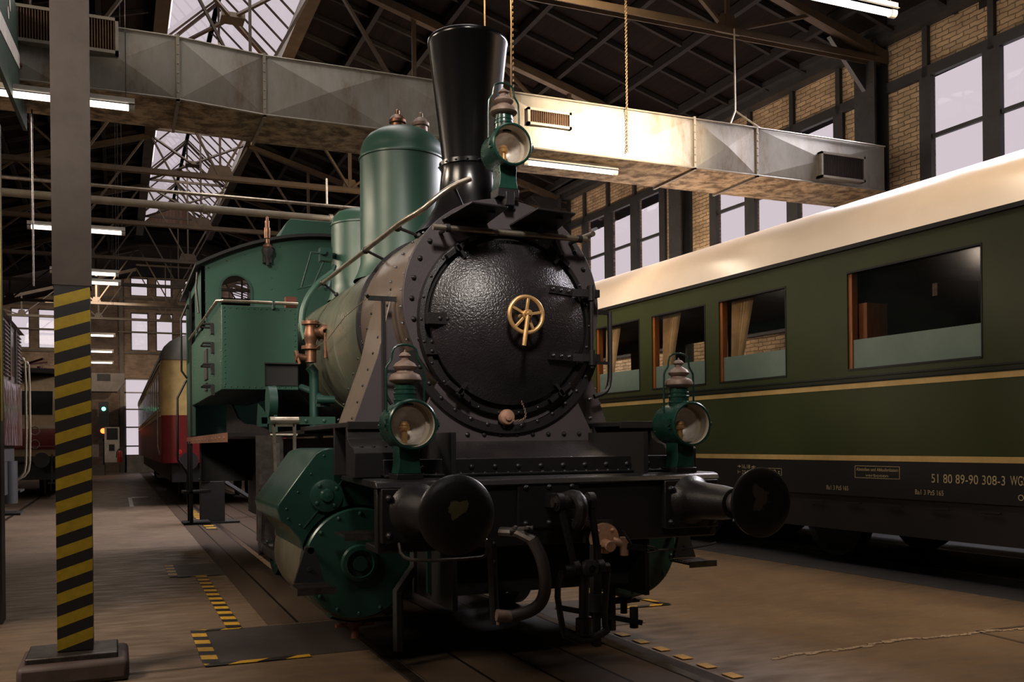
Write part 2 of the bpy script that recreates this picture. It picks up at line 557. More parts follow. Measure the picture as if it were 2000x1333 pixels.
M['rail'] = pbr('rail_steel', (.16, .12, .095), .35, .8, base2=(.06, .04, .03), scale=6)
M['joint'] = pbr('joint_dark', (.03, .02, .015), .9)
M['crack'] = pbr('broken_edge', (.32, .25, .18), .9, base2=(.12, .085, .06), scale=40, bump=1, bscale=40)
M['white'] = pbr('white_mark', (.62, .58, .53), .6)
M['tube'] = emit('tube_light', (1, .90, .78), 3.2)
M['fitting'] = pbr('fitting_white', (.45, .42, .36), .5)
M['cream2'] = pbr('coach_cream_paint', (.56, .41, .17), .35)
M['red2'] = pbr('coach_red_paint', (.17, .012, .014), .35)
M['greyroof'] = pbr('coach_roof_grey', (.115, .105, .085), .5)
M['signgreen'] = pbr('sign_green', (.018, .042, .024), .6)
M['yellow'] = pbr('yellow_paint', (.42, .30, .015), .5)
M['chain'] = pbr('chain_yellow', (.20, .125, .05), .5, .3)
M['redpaint'] = pbr('extinguisher_red', (.35, .02, .015), .35)
M['louvre'] = pbr('louvre_steel', (.16, .13, .12), .35, .5)
M['wavy'] = pbr('wavy_side_paint', (.12, .05, .04), .10, .55, base2=(.10, .04, .035), scale=3, bump=1.0, bscale=5)
M['ecream'] = pbr('electric_loco_cream', (.40, .28, .155), .45)
M['hose'] = pbr('rubber_hose', (.05, .042, .04), .45)
M['ground_out'] = pbr('outside_ground', (.5, .48, .46), .9)
M['concrete'] = pbr('plinth_concrete', (.085, .060, .052), .6, base2=(.06, .042, .036), scale=6, bump=.4, bscale=18)
M['hazcol'] = stripes('column_hazard', .1365, .33, 0, 2)

# ---------------------------------------------------------------- frames
CAM = V((-2.351, -4.164, 1.39))
PHI = math.radians(2.808)
Dv = V((-math.sin(PHI), math.cos(PHI), 0))
Nv = V((math.cos(PHI), math.sin(PHI), 0))
ORG = V((CAM.x, CAM.y, 0))          # origin of the frame of the right-hand track


def sn(s_, n_, z_=0): return ORG + Dv * s_ + Nv * n_ + V((0, 0, z_))


# =========================================================== THE SETTING
o = MB().box(-11, 12, -12, 50.2, -.2, 0).build('floor', M['floor'], kind='structure')
o = MB().box(-40, 40, 50.4, 90, -.25, -.05).build('ground', M['ground_out'], kind='structure')


def roof_z(x): return 10.5 - (abs(x - (-.06)) - 1.37) * .295


# roof: two boarded slopes each side of the lantern, closed beyond y=38
m = MB()
for xa_, xb_, ya_, yb_ in ((-1.43, -10.96, -12, 50.3), (1.31, 10.84, -12, 41), (1.31, 2.2, 41, 50.3), (5.8, 10.84, 41, 50.3)):
    x0, x1 = xa_, xb_
    z0, z1 = [10.5 - (abs(v + .06) - 1.37) * .295 for v in (xa_, xb_)]
    for d in (0,):
        A = [(x0, ya_, z0), (x1, ya_, z1), (x1, yb_, z1), (x0, yb_, z0)]
        B = [(a, b, c + .15) for a, b, c in A]
        m.loft([[m.bm.verts.new(p) for p in A], [m.bm.verts.new(p) for p in B]])
m.box(-1.43, 1.31, 38, 50.3, 10.5, 10.65).box(-1.43, 1.31, -12, -11.5, 10.5, 10.65)
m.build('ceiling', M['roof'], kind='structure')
w = MB()
for k in range(14): w.bar((2.2, 41 + k * .7, roof_z(2.2) + .03), (5.8, 41 + k * .7, roof_z(5.8) + .03), .04, .05)
w = w.build('window_22', M['truss'], kind='structure')
MB().quad((2.2, 41, roof_z(2.2) + .08), (5.8, 41, roof_z(5.8) + .08), (5.8, 50.3, roof_z(5.8) + .08), (2.2, 50.3, roof_z(2.2) + .08)).build('pane', M['glass'], w)
# rafters and purlins under the boards
m = MB()
for sg in (-1, 1):
    for k in range(1, 8):
        x = -.06 + sg * (1.37 + k * 1.2)
        m.box(x - .05, x + .05, -11.9, 40.9, roof_z(x) - .19, roof_z(x) - .02)
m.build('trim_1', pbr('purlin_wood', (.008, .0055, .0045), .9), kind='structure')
m = MB()
for sg in (-1, 1):
    for k in range(52):
        y = -11.5 + k * 1.0
        xa, xb = -.06 + sg * 1.5, -.06 + sg * 10.5
        m.bar((xa, y, roof_z(xa) - .06), (xb, y, roof_z(xb) - .06), .07, .09)
m.build('trim_2', pbr('rafter_wood', (.010, .006, .0045), .9), kind='structure')
# lantern curb beams
for i, x in enumerate((-1.43, 1.31)):
    m = MB()
    m.box(x - .09, x + .09, -11.5, 38, 10.25, 10.62)
    m.box(x - .14, x + .14, -11.5, 38, 10.22, 10.25)
    m.build('trim_%d' % (3 + i), M['truss'], kind='structure')
# lantern glazing
for i, sg in enumerate((-1, 1)):
    xo, xr = -.06 + sg * 1.37, -.06
    w = MB()
    k = 0
    y = -11.5
    while y <= 38.01:
        w.bar((xo, y, 10.6), (xr, y, 11.9), .035, .04)
        y += .75 if sg > 0 else 2.75
    w.bar((xr, -11.5, 11.93), (xr, 38, 11.93), .10, .10)
    wo = w.build('window_%d' % (20 + i), M['truss'], kind='structure')
    MB().quad((xo, -11.5, 10.63), (xr, -11.5, 11.95), (xr, 38, 11.95), (xo, 38, 10.63)).build('pane', M['glass'], wo)
m = MB()
m.prism([(-1.5, 10.5), (1.38, 10.5), (-.06, 11.98)], 'y', 38, 38.12)
m.build('trim_7', M['gablewood'], kind='structure')
m = MB(); m.prism([(-1.5, 10.5), (1.38, 10.5), (-.06, 11.98)], 'y', -11.6, -11.5)
m.build('trim_8', M['gablewood'], kind='structure')

# back wall with windows and door -------------------------------------------
BW = 50.0
cols = []
for g in (-6.09 - 1.265, -1.65 + 0.0):
    pass
lights_x = [(-7.35, -6.48), (-6.09, -5.22), (-1.65, -.77), (-.39, .48), (.90, 1.77), (3.6, 4.48), (4.86, 5.74), (6.1, 6.98)]
holes = []
for a, b_ in lights_x:
    holes.append((a, b_, 6.53, 8.57))
    if a > -5: holes.append((a, b_, 9.47, 10.45))
DOOR = (-2.0, 1.9, 0.0, 5.05)
m = MB()
xs = sorted(set([-11, 11] + [h[0] for h in holes] + [h[1] for h in holes] + [DOOR[0], DOOR[1]]))
zs = sorted(set([0, 12] + [h[2] for h in holes] + [h[3] for h in holes] + [DOOR[3]]))
for i in range(len(xs) - 1):
    for j in range(len(zs) - 1):
        cx, cz = (xs[i] + xs[i + 1]) / 2, (zs[j] + zs[j + 1]) / 2
        if any(h[0] < cx < h[1] and h[2] < cz < h[3] for h in holes + [DOOR]): continue
        m.box(xs[i], xs[i + 1], BW, BW + .35, zs[j], zs[j + 1])
bmesh.ops.remove_doubles(m.bm, verts=m.bm.verts[:], dist=1e-4)
m.build('wall_back', M['brick_b'], kind='structure')
# flat ledges and steel on the back wall
m = MB()
for z in (6.35, 8.75, 9.25):
    m.box(-10.5, 10, BW - .1, BW, z, z + .12)
for x in (-8.3, -4.5, -2.12, 2.9, 8):
    m.box(x - .1, x + .1, BW - .16, BW, 0, 11)
m.build('trim_5', pbr('back_wall_steel', (.10, .075, .055), .6), kind='structure')
m = MB()
m.box(-4.3, -2.3, BW - .25, BW - .02, 0, 9.2)
m.build('trim_6', M['brick_dark'], kind='structure')
n_ = 1
for h in holes:
    f = MB()
    f.box(h[0], h[1], BW + .1, BW + .16, h[2], h[2] + .05).box(h[0], h[1], BW + .1, BW + .16, h[3] - .05, h[3])
    f.box(h[0], h[0] + .05, BW + .1, BW + .16, h[2], h[3]).box(h[1] - .05, h[1], BW + .1, BW + .16, h[2], h[3])
    w = f.build('window_%d' % (30 + n_), M['wallsteel'], kind='structure')
    MB().quad((h[0], BW + .13, h[2]), (h[1], BW + .13, h[2]), (h[1], BW + .13, h[3]), (h[0], BW + .13, h[3])).build('pane', M['glass'], w)
    n_ += 1
f = MB()
x0, x1 = DOOR[0], DOOR[1]
f.box(x0, x1, BW + .1, BW + .18, 0, .95)
for z in (1.41, 2.42, 3.38, 4.28, 5.0):
    f.box(x0, x1, BW + .1, BW + .17, z - .035, z + .035)
f.box(x0, x0 + .08, BW + .1, BW + .18, 0, 5.05).box(-.09, .09, BW + .1, BW + .18, 0, 5.05).box(x1 - .08, x1, BW + .1, BW + .18, 0, 5.05)
w = f.build('door_1', pbr('door_grey', (.30, .27, .24), .6), kind='structure')
MB().quad((x0, BW + .14, .95), (x1, BW + .14, .95), (x1, BW + .14, 5.05), (x0, BW + .14, 5.05)).build('pane', M['glass'], w)

# right wall (frame of the right-hand track) ---------------------------------
WALLN = 12.5
wr = bpy.data.objects.new('wall_right', None)
COL.objects.link(wr); wr.location = ORG; wr.rotation_euler = (0, 0, PHI); wr['kind'] = 'structure'
WM['wall_right'] = Matrix.Translation(ORG) @ Matrix.Rotation(PHI, 4, 'Z')
BAY = 5.42
bays = []
for k in range(-2, 9):
    e = 10.50 + k * BAY
    bays.append([(e - .92, e), (e - 2.13, e - 1.21), (e - 3.34, e - 2.42)])
m = MB()
wz0, wz1 = 3.6, 7.14
ss = sorted(set([-8, 54] + [v for b_ in bays for l in b_ for v in (l[0] - .07, l[1] + .07)]))
for i in range(len(ss) - 1):
    c = (ss[i] + ss[i + 1]) / 2
    win = any(l[0] - .07 < c < l[1] + .07 for b_ in bays for l in b_)
    if win:
        m.box(WALLN, WALLN + .12, ss[i], ss[i + 1], 0, wz0).box(WALLN, WALLN + .12, ss[i], ss[i + 1], wz1 + .06, 9.0)
    else:
        m.box(WALLN, WALLN + .12, ss[i], ss[i + 1], 0, 9.0)
bmesh.ops.remove_doubles(m.bm, verts=m.bm.verts[:], dist=1e-4)
m.build('brickwork', M['brick_r'], wr, local=True)
wi = 1
for k, b_ in enumerate(bays):
    e1, e0 = b_[0][1], b_[2][0]
    f = MB()
    # steel framing of the bay
    n0, n1 = WALLN - .07, WALLN + .02
    for s_ in (e1 + .11, (b_[0][0] + b_[1][1]) / 2, (b_[1][0] + b_[2][1]) / 2, e0 - .11):
        f.box(n0, n1, s_ - (.145 if e0 < s_ < e1 else .11), s_ + (.145 if e0 < s_ < e1 else .11), wz0 - .1, wz1)
        f.box(n0, n1, s_ - .05, s_ + .05, wz1, 8.5)
    f.box(n0, n1, e0 - .9, e1 + .9, wz1, wz1 + .17)
    f.box(n0, n1, e0 - .22, e1 + .22, wz0 - .15, wz0)
    for l in b_:
        f.box(n0 + .03, n1, l[0], l[1], 6.15, 6.21)
        f.box(n0 + .03, n1, l[0], l[1], 4.95, 5.01)
    w = bpy.data.objects.new('window_%d' % wi, None); COL.objects.link(w); w['kind'] = 'structure'
    w.location = ORG; w.rotation_euler = (0, 0, PHI); WM[w.name] = WM['wall_right']
    f.build('window_frame', M['wallsteel'], w, local=True)
    for l in b_:
        MB().quad((WALLN + .01, l[0], wz0), (WALLN + .01, l[1], wz0), (WALLN + .01, l[1], wz1), (WALLN + .01, l[0], wz1)).build('pane', M['glass'], w, local=True)
    wi += 1
    # steel wall column between bays (riveted H section)
    c = MB()
    s_ = e1 + 1.12
    c.box(WALLN - .32, WALLN - .28, s_ - .22, s_ + .22, 0, 8.0).box(WALLN - .04, WALLN, s_ - .22, s_ + .22, 0, 8.0)
    c.box(WALLN - .28, WALLN - .04, s_ - .03, s_ + .03, 0, 8.0)
    c.prism([(WALLN - .3, 7.2), (WALLN - .3, 8.0), (WALLN - 1.1, 8.0)], 'y', s_ - .04, s_ + .04)
    c.rivets([(WALLN - .32, s_ + d, .3 + j * .25) for j in range(30) for d in (-.17, .17)], (-1, 0, 0), .018)
    cc = c.build('wall_column', M['wallsteel'], None, local=True)
    cc.location = ORG; cc.rotation_euler = (0, 0, PHI); cc['kind'] = 'structure'
    cc.name = 'trim_%d' % (10 + k)
# eaves beam
m = MB().box(WALLN - .25, WALLN + .1, -8, 54, 7.95, 8.15)
m.box(WALLN - .4, WALLN - .05, -8, 54, 8.1, 8.2)
oo = m.build('trim_30', M['wallsteel'], None, local=True)
oo.location = ORG; oo.rotation_euler = (0, 0, PHI); oo['kind'] = 'structure'
# left and front wall (never in the picture, they keep the hall closed)
m = MB()
m.box(-10.6, -10.3, -12, 50, 0, 8.2)
m.build('wall_left', M['brick_dark'], kind='structure')
m = MB()
m.box(-10.5, 13, -12.3, -12, 0, 11)
m.build('wall_front', M['brick_dark'], kind='structure')

# =========================================================== ROOF TRUSSES
TR = [2.4, 7.9, 13.4, 18.9, 24.4, 29.9, 35.4, 40.9, 46.2]


def make_truss():
    t = thing('roof_truss', 'x', 'roof truss', (0, 0, 0))
    c = MB()
    for d in (-.07, .07):
        c.bar((-9.9, d, 7.7), (9.9, d, 7.7), .02, .09)
    c.bar((-9.9, 0, 7.76), (9.9, 0, 7.76), .14, .02)
    c.build('bottom_chord', M['truss'], t, local=True)
    c = MB()
    for sg in (-1, 1):
        xa, xb = -.06 + sg * 1.37, -.06 + sg * 10.2
        c.bar((xa, 0, roof_z(xa) - .28), (xb, 0, roof_z(xb) - .28), .16, .14)
    c.build('top_chord', M['truss'], t, local=True)
    c = MB()
    for x, z in ((1.31, 10.3), (-1.43, 10.3)):
        c.bar((-.06, 0, 7.7), (x, 0, z), .06, .05)
    c.bar((-.06, 0, 7.7), (-.06, 0, 11.9), .05, .05)
    c.prism([(-.4, 7.66), (.28, 7.66), (.16, 8.0), (-.28, 8.0)], 'y', -.02, .02)
    c.build('king_post', M['truss'], t, local=True)
    c = MB()
    for sg in (-1, 1):
        X = lambda x: -.06 + sg * (x + .06)
        top = lambda x: (X(x), 0, roof_z(X(x)) - .3)
        bot = lambda x: (X(x), 0, 7.72)
        for p, q, w in ((top(1.45), bot(3.04), .10), (bot(3.04), top(3.04), .08), (bot(3.04), top(4.7), .07), (top(4.7), bot(6.4), .07), (bot(6.4), top(6.4), .07),
                        (bot(6.4), top(8.0), .07), (top(8.0), bot(9.6), .06)):
            c.bar(p, q, w, .05)
        for x in (3.04, 6.4):
            c.prism([(X(x) - .22, 7.68), (X(x) + .22, 7.68), (X(x) + .12, 7.98), (X(x) - .12, 7.98)], 'y', -.015, .015)
    build_split(c, 'web_bar', M['truss'], t, local=True)
    # lantern rafters
    c = MB()
    for sg in (-1, 1):
        c.bar((-.06 + sg * 1.37, 0, 10.5), (-.06, 0, 11.85), .1, .06)
    c.bar((-1.43, 0, 10.45), (1.31, 0, 10.45), .06, .08)
    c.build('lantern_rafter', M['truss'], t, local=True)
    return t


tr0 = make_truss()
TL = ['rusty roof truss nearest the camera, above the steam locomotive front',
      'roof truss directly behind the black chimney, carrying the duct hangers',
      'second roof truss beyond the air duct, with pale diagonals above the dome',
      'roof truss whose bottom chord crosses the lower skylight just above the twin pipes',
      'roof truss with its bottom chord just above the locomotive cab roof',
      'roof truss over the front of the cream and red coach',
      'roof truss over the middle of the cream and red coach',
      'roof truss just beyond the wooden lantern gable',
      'roof truss farthest away, right in front of the back wall']
for i, y in enumerate(TR):
    t = tr0 if i == 0 else copy_tree(tr0)
    t.location = (0, y, 0)
    t['label'] = TL[i]
    t['group'] = 'roof trusses across the hall'
# wind bracing in the plane of the lantern opening
for i in range(1, 7):
    y0, y1 = TR[i] + .12, TR[i + 1] - .12
    if y1 > 38: break
    m = MB()
    ym = (y0 + y1) / 2
    m.bar((-1.43, y0, 10.3), (1.31, y1, 10.3), .07, .05)
    m.bar((1.31, y0, 10.34), (-1.43, y1, 10.34), .07, .05)
    m.prism([(-.3, ym - .2), (.18, ym - .2), (.18, ym + .2), (-.3, ym + .2)], 'z', 10.27, 10.37)
    placed(m, 'cross_brace', M['truss'], ['', 'steel cross brace under the skylight right behind the air duct', 'steel cross brace of the skylight seen between the duct and the twin pipes',
            'steel cross brace just behind the twin pipes', 'steel cross brace beyond the twin pipes, short of the wooden gable', 'steel cross brace closest to the wooden lantern gable', ''][i],
           'roof brace', (-.06, ym, 7.8), group='braces below the skylight')

# =========================================================== AIR DUCT
t = thing('air_duct', 'large stained rectangular sheet metal air duct hung below the roof', 'air duct', (3, 7.5, 5.4))
pth = [(-9.5, 7.33), (-1.67, 7.33), (-.67, 7.5), (.9, 7.5), (5.5, 7.5), (6.62, 7.5), (9.14, 7.5)]
m = MB()
Zb, Zt, W_ = 5.4, 6.12, 1.1
brk = [-9.5, -7.6, -6.0, -4.4, -2.9, -1.67, -.67, .9, 2.45, 3.95, 5.5, 6.62, 9.14]


def duct_y(x):
    for (a, ya), (b, yb) in zip(pth, pth[1:]):
        if a <= x <= b: return ya + (yb - ya) * (x - a) / (b - a)
    return 7.5


for a, b in zip(brk, brk[1:]):
    ya, yb = duct_y(a), duct_y(b)
    # cross-broken front face
    c = m.bm.verts.new(((a + b) / 2, (ya + yb) / 2 - .06, (Zb + Zt) / 2))
    p = [m.bm.verts.new(q) for q in ((a, ya, Zb), (b, yb, Zb), (b, yb, Zt), (a, ya, Zt))]
    for i in range(4): m.bm.faces.new((p[i], p[(i + 1) % 4], c))
    q = [m.bm.verts.new(v) for v in ((a, ya + W_, Zb), (b, yb + W_, Zb), (b, yb + W_, Zt), (a, ya + W_, Zt))]
    m.bm.faces.new((q[3], q[2], q[1], q[0]))
    m.bm.faces.new((p[3], p[2], q[2], q[3]))
m.quad((9.14, 7.5, Zb), (9.14, 8.6, Zb), (9.14, 8.6, Zt), (9.14, 7.5, Zt))
m.build('duct_wall', M['duct'], t, ang=1)
m = MB()
for a, b in zip(brk, brk[1:]):
    ya, yb = duct_y(a), duct_y(b)
    c = m.bm.verts.new(((a + b) / 2, (ya + yb) / 2 + .55, Zb - .03))
    p = [m.bm.verts.new(v) for v in ((a, ya, Zb), (b, yb, Zb), (b, yb + W_, Zb), (a, ya + W_, Zb))]
    for i in range(4): m.bm.faces.new((p[i], p[(i + 1) % 4], c))
m.build('duct_underside', M['duct_rust'], t, ang=1)
for x in (-6.0, -2.9, -1.67, -.67, 2.45, 5.5, 6.62):
    y = duct_y(x)
    f = MB()
    f.box(x - .018, x + .018, y - .03, y + .02, Zb - .03, Zt + .03).box(x - .018, x + .018, y - .03, y + W_ + .03, Zb - .035, Zb + .0)
    f.rivets([(x, y - .03, Zb + .08 + k * .11) for k in range(6)], (0, -1, 0), .014)
    f.build('flange', M['duct_edge'], t)
m = MB()
m.tube([(-9.5, 7.31, Zb), (-1.67, 7.31, Zb), (-.67, 7.48, Zb), (9.14, 7.48, Zb)], .012, 6)
m.tube([(-9.5, 7.31, Zt), (-1.67, 7.31, Zt), (-.67, 7.48, Zt), (9.14, 7.48, Zt)], .012, 6)
m.build('seam', M['duct_edge'], t)


def grille(x0, x1, z0, z1, dy, tilt=0):
    y = duct_y(x0) - dy
    f = MB()
    b_ = .035
    f.box(x0, x1, y, y + dy, z0, z0 + b_).box(x0, x1, y, y + dy, z1 - b_, z1).box(x0, x0 + b_, y, y + dy, z0, z1).box(x1 - b_, x1, y, y + dy, z0, z1)
    g = f.build('air_grille', M['duct_edge'], t)
    s_ = MB()
    n = int((x1 - x0) / .028)
    for k in range(n):
        xx = x0 + b_ + k * .028
        if xx < x1 - b_: s_.box(xx, xx + .010, y + .01, y + .045, z0 + b_, z1 - b_)
    s_.box(x0, x1, y + .06, y + .065, z0 + .01, z1 - .01)
    s_.build('grille_bars', M['grille'] if x0 < 5 else M['grille_dark'], g)


grille(2.79, 3.45, 5.69, 5.92, .10)
grille(7.74, 8.62, 5.46, 5.86, .14)
grille(-3.9, -2.3, 5.78, 6.18, .14)

# hangers, chains
def hanger(x, y, z0, z1, label):
    m = MB()
    m.cyl((x, y, z0 + .3), (x, y, z1), .012, n=8)
    m.tube([(x - .28, 7.5, z0 - .02), (x, y, z0 + .3)], .014, 8).tube([(x + .28, 7.5, z0 - .02), (x, y, z0 + .3)], .014, 8)
    placed(m, 'duct_hanger', M['pipe'], label, 'hanger', (x, y, z0))


hanger(6.42, 7.75, 6.14, 7.7, 'steel rod hanger with forked foot holding the duct near the right wall')


def chain(x, y, z0, z1, label, mat='chain', r=.010):
    m = MB()
    z = z0
    k = 0
    while z < z1:
        ax = (1, 0, 0) if k % 2 else (0, 1, 0)
        m.torus((x, y, z), r * 1.4, r * .55, ax, 8, 4)
        z += r * 2.6
        k += 1
    placed(m, 'hanging_chain', M[mat], label, 'chain', (x, y, z0), group='chains hanging from the roof')


chain(4.34, 7.44, 5.5, 8.6, 'thin pale chain hanging over the bright middle of the duct')
m = MB().tube([(2.53, 7.38, 5.7), (2.55, 7.38, 7), (2.53, 7.38, 9)], .012, 8)
for k in range(40): m.torus((2.56, 7.36, 6.0 + k * .075), .018, .005, (1, 0, 0), 8, 4)
placed(m, 'hanging_chain', M['chain'], 'pale rope and chain hanging just right of the black chimney', 'chain', (2.53, 7.38, 5.7))
m = MB().cyl((2.375, 7.9, 6.2), (2.375, 7.9, 9.3), .014, n=8)
placed(m, 'hanger_rod', M['chain'], 'orange rod hanging behind the top of the chimney', 'rod', (2.375, 7.9, 6.2))


# =========================================================== TUBE LIGHTS
def tube_light(x0, x1, y, z, label, power=0):
    xc = (x0 + x1) / 2
    l = x1 - x0
    t = thing('tube_light', label, 'tube light', (xc, y, z), 0, 'fluorescent tube lights')
    h = l / 2
    f = MB().box(-h, h, -.05, .05, .03, .09)
    f.prism([(-.075, .03), (.075, .03), (.05, .05), (-.05, .05)], 'x', -h, h)
    f.build('housing', M['fitting'], t, local=True)
    MB().cyl((-h + .05, 0, 0), (h - .05, 0, 0), .034, n=14).build('tube', M['tube'], t, local=True)
    for sg in (-1, 1):
        MB().cyl((sg * (h - .06), 0, 0), (sg * h, 0, 0), .045, n=14).build('end_cap', M['fitting'], t, local=True)
    if y != 7.82:
        for sg in (-1, 1):
            MB().cyl((sg * h * .93, 0, .08), (sg * h * .93, 0, roof_z(xc + sg * h * .93) - z - .12), .005, n=5).build('suspension_wire', M['steel_dark'], t, local=True)
    if power:
        ld = bpy.data.lights.new('tube_lamp', 'AREA')
        ld.shape = 'RECTANGLE'; ld.size = l; ld.size_y = .1; ld.energy = power; ld.color = (1, .85, .66)
        lo = bpy.data.objects.new('tube_lamp', ld); COL.objects.link(lo)
        lo.location = (xc, y, z - .05)


tube_light(-4.6, -2.15, 6.62, 5.0, 'lit tube light close to the duct, passing behind the striped column', 20)
tube_light(-3.68, -2.2, 13.0, 5.0, 'lit tube light just below the pipes, second nearest beside the column', 12)
tube_light(-3.6, -2.3, 17.2, 5.0, 'upper lit tube light of the close pair right of the column')
tube_light(-3.6, -2.25, 18.4, 5.0, 'lower lit tube light of the close pair right of the column')
tube_light(-3.7, -2.39, 29.05, 5.0, 'distant lit tube light, highest of the row of three at the back', 15)
tube_light(-3.7, -2.46, 34.7, 5.0, 'distant lit tube light, middle of the row of three at the back')
tube_light(-3.7, -2.48, 39.8, 5.0, 'distant lit tube light, lowest of the row of three at the back')
tube_light(2.9, 4.38, 7.82, 5.30, 'lit tube light under the duct right of the top lamp', 35)
tube_light(3.3, 4.82, 2.96, 5.62, 'lit tube light hanging closest to the camera above the coach', 25)
# =========================================================== PIPES ACROSS
m = MB().cyl((-9.8, 12.55, 5.42), (2.6, 12.55, 5.42), .065, n=16)
for x in (-4.2, -.95, 1.2): m.cyl((x - .03, 12.55, 5.42), (x + .03, 12.55, 5.42), .09, n=16)
placed(m, 'overhead_pipe', M['pipe'], 'thicker lower one of two pipes crossing above the cab', 'pipe', (0, 12.55, 5.42))
m = MB().cyl((-9.8, 12.4, 5.62), (2.6, 12.4, 5.62), .03, n=12)
m.cyl((1.1, 12.4, 5.62), (1.1, 12.4, 6.1), .02, n=8)
placed(m, 'overhead_pipe', M['steel'], 'thinner upper one of two pipes crossing above the cab', 'pipe', (0, 12.4, 5.62))
m = MB().cyl((-9.8, 49.86, 7.5), (3, 49.86, 7.5), .05, n=10)
placed(m, 'overhead_pipe', M['pipe'], 'distant pipe running across the lower windows of the back wall', 'pipe', (-3, 49.86, 7.5))

# =========================================================== LEFT COLUMNS
t = thing('steel_column', 'grey steel column with yellow and black hazard stripes on its lower part', 'column', (-2.6, 2.13, 0))
MB().box(-2.702, -2.49, 2.03, 2.23, 2.36, 10.2).build('upper_shaft', M['column'], t)
MB().box(-2.694, -2.498, 2.035, 2.225, .17, 2.36).build('striped_shaft', M['hazcol'], t)
m = MB()
m.box(-2.86, -2.36, 1.93, 2.33, .12, .165)
m.build('base_plate', M['steel_dark'], t, bevel=.01)
m = MB()
m.box(-2.90, -2.30, 1.86, 2.40, 0, .13)
m.build('plinth', M['concrete'], t, bevel=.03)
t = thing('steel_column', 'plain dark column with a thin yellow edge below the green sign', 'column', (-3.34, 4.3, 0))
MB().box(-3.5, -3.2, 4.2, 4.45, 0, 4.0).build('shaft', M['wallsteel'], t)
MB().box(-3.197, -3.19, 4.2, 4.26, 1.6, 4.0).build('edge_stripe', M['yellow'], t)

# green sign
t = thing('hanging_sign', 'green emergency exit sign with a white arrow hanging left of the striped column', 'sign', (-3.3, 6.2, 5.0))
MB().prism([(4.6, 4.76), (8.22, 5.12), (8.22, 6.22), (4.6, 5.8)], 'x', -3.34, -3.3).build('board', M['signgreen'], t)
m = MB().prism([(4.6, 5.02), (7.28, 5.50), (7.28, 5.66), (4.6, 5.20)], 'x', -3.299, -3.292)
m.build('arrow', M['white'], t)
m = MB()
for y, z, r in ((6.05, 5.92, .09), (6.3, 5.78, .07), (5.9, 5.74, .08), (6.15, 5.63, .06)):
    m.cyl((-3.299, y, z), (-3.292, y, z), r, n=10)
m.build('figure', M['white'], t)
m = MB().cyl((-3.3, 7.29, 5.55), (-3.27, 7.29, 5.55), .02, n=8)
m.build('screw', M['rust'], t)
m = MB().cyl((-3.25, 8.25, 3.3), (-3.25, 8.25, 9), .01, n=6)
placed(m, 'hanger_wire', M['steel_dark'], 'thin wire beside the far edge of the green sign', 'wire', (-3.25, 8.25, 3.3))

# =========================================================== TRACKS
for i, x in enumerate((-.7525, .7525)):
    m = MB().box(x - .035, x + .035, -11.9, 49.9, 0, .006)
    placed(m, 'rail', M['rail'], ['left rail of the track under the steam locomotive', 'right rail of the track under the steam locomotive'][i], 'rail', (x, 10, 0), group='rails of the locomotive track')
for i, n in enumerate((8.37, 9.86)):
    m = MB().box(n - .035, n + .035, -7, 53, 0, .006)
    oo = m.build('rail', M['rail'], None, local=True)
    oo.location = ORG; oo.rotation_euler = (0, 0, PHI)
    tag(oo, ['nearer rail of the track under the green coach', 'farther rail of the track under the green coach'][i], 'rail', 'rails of the coach track')
for i, x in enumerate((-5.85, -4.35)):
    m = MB().box(x - .035, x + .035, -11.9, 49.9, 0, .006)
    placed(m, 'rail', M['rail'], ['left rail of the track under the diesel locomotive', 'right rail of the track under the diesel locomotive'][i], 'rail', (x, 10, 0), group='rails of the left track')
# boarding and dark pit covers between / beside the rails
m = MB().box(-1.30, -.80, 3.25, 49, 0, .003)
m.box(-.70, .70, -11, 49, 0, .003)
m.build('trim_40', M['boards'], kind='structure')
m = MB().box(-1.80, 1.35, 2.06, 3.2, 0, .004).box(-1.78, -1.3, 6.35, 7.42, 0, .004)
m.build('trim_41', M['pit'], kind='structure')
m = MB().box(.80, .90, -4, 2, 0, .003)
m.box(-.80, -.71, -11, 49, 0, .0045).box(.71, .80, -11, 49, 0, .0045)
m.build('trim_42', M['joint'], kind='structure')
# asphalt strip around the coach track
m = MB().box(7.3, 12.4, -7, 50, 0, .003)
oo = m.build('trim_43', pbr('asphalt_track', (.05, .045, .045), .6), None, local=True); oo.location = ORG; oo.rotation_euler = (0, 0, PHI); oo['kind'] = 'structure'


def strip_obj(pts, w, name, mat, label, cat, group=None, kind=None, z=.007):
    m = MB()
    for p, q in zip(pts, pts[1:]):
        p = V((p[0], p[1], 0)); q = V((q[0], q[1], 0))
        d = (q - p).normalized(); n = V((-d.y, d.x, 0)) * w / 2
        m.quad(p - n + V((0, 0, z)), q - n + V((0, 0, z)), q + n + V((0, 0, z)), p + n + V((0, 0, z)))
    return placed(m, name, mat, label, cat, (pts[0][0], pts[0][1], 0), group=group, kind=kind)


# floor joints
for i, pts in enumerate([[(-9, 9.6), (-1.3, 9.5)], [(-9, 1.95), (-1.3, 2.03)], [(3.2, -.6), (3.3, .75), (5.5, .7)], [(-9, 22), (-1.4, 22)]]):
    strip_obj(pts, .015, 'trim_%d' % (50 + i), M['joint'], None, None, kind='structure')
m = MB()
x = 1.44
while x < 4.6:
    w = random.uniform(.03, .09)
    y = .72 + .025 * math.sin(x * 3.1) + .018 * math.sin(x * 7.7 + 1) + random.uniform(-.015, .015)
    l = random.uniform(.05, .12)
    m.prism([(x, y - w / 3), (x + l * .5, y - w / 2.2), (x + l, y - w / 5), (x + l * .8, y + w / 3), (x + l * .2, y + w / 2.5)], 'z', .001, .004 + random.random() * .004)
    x += l * .8
m.build('trim_60', M['crack'], kind='structure')

# hazard tapes on the floor ---------------------------------------------------
HZ = {}


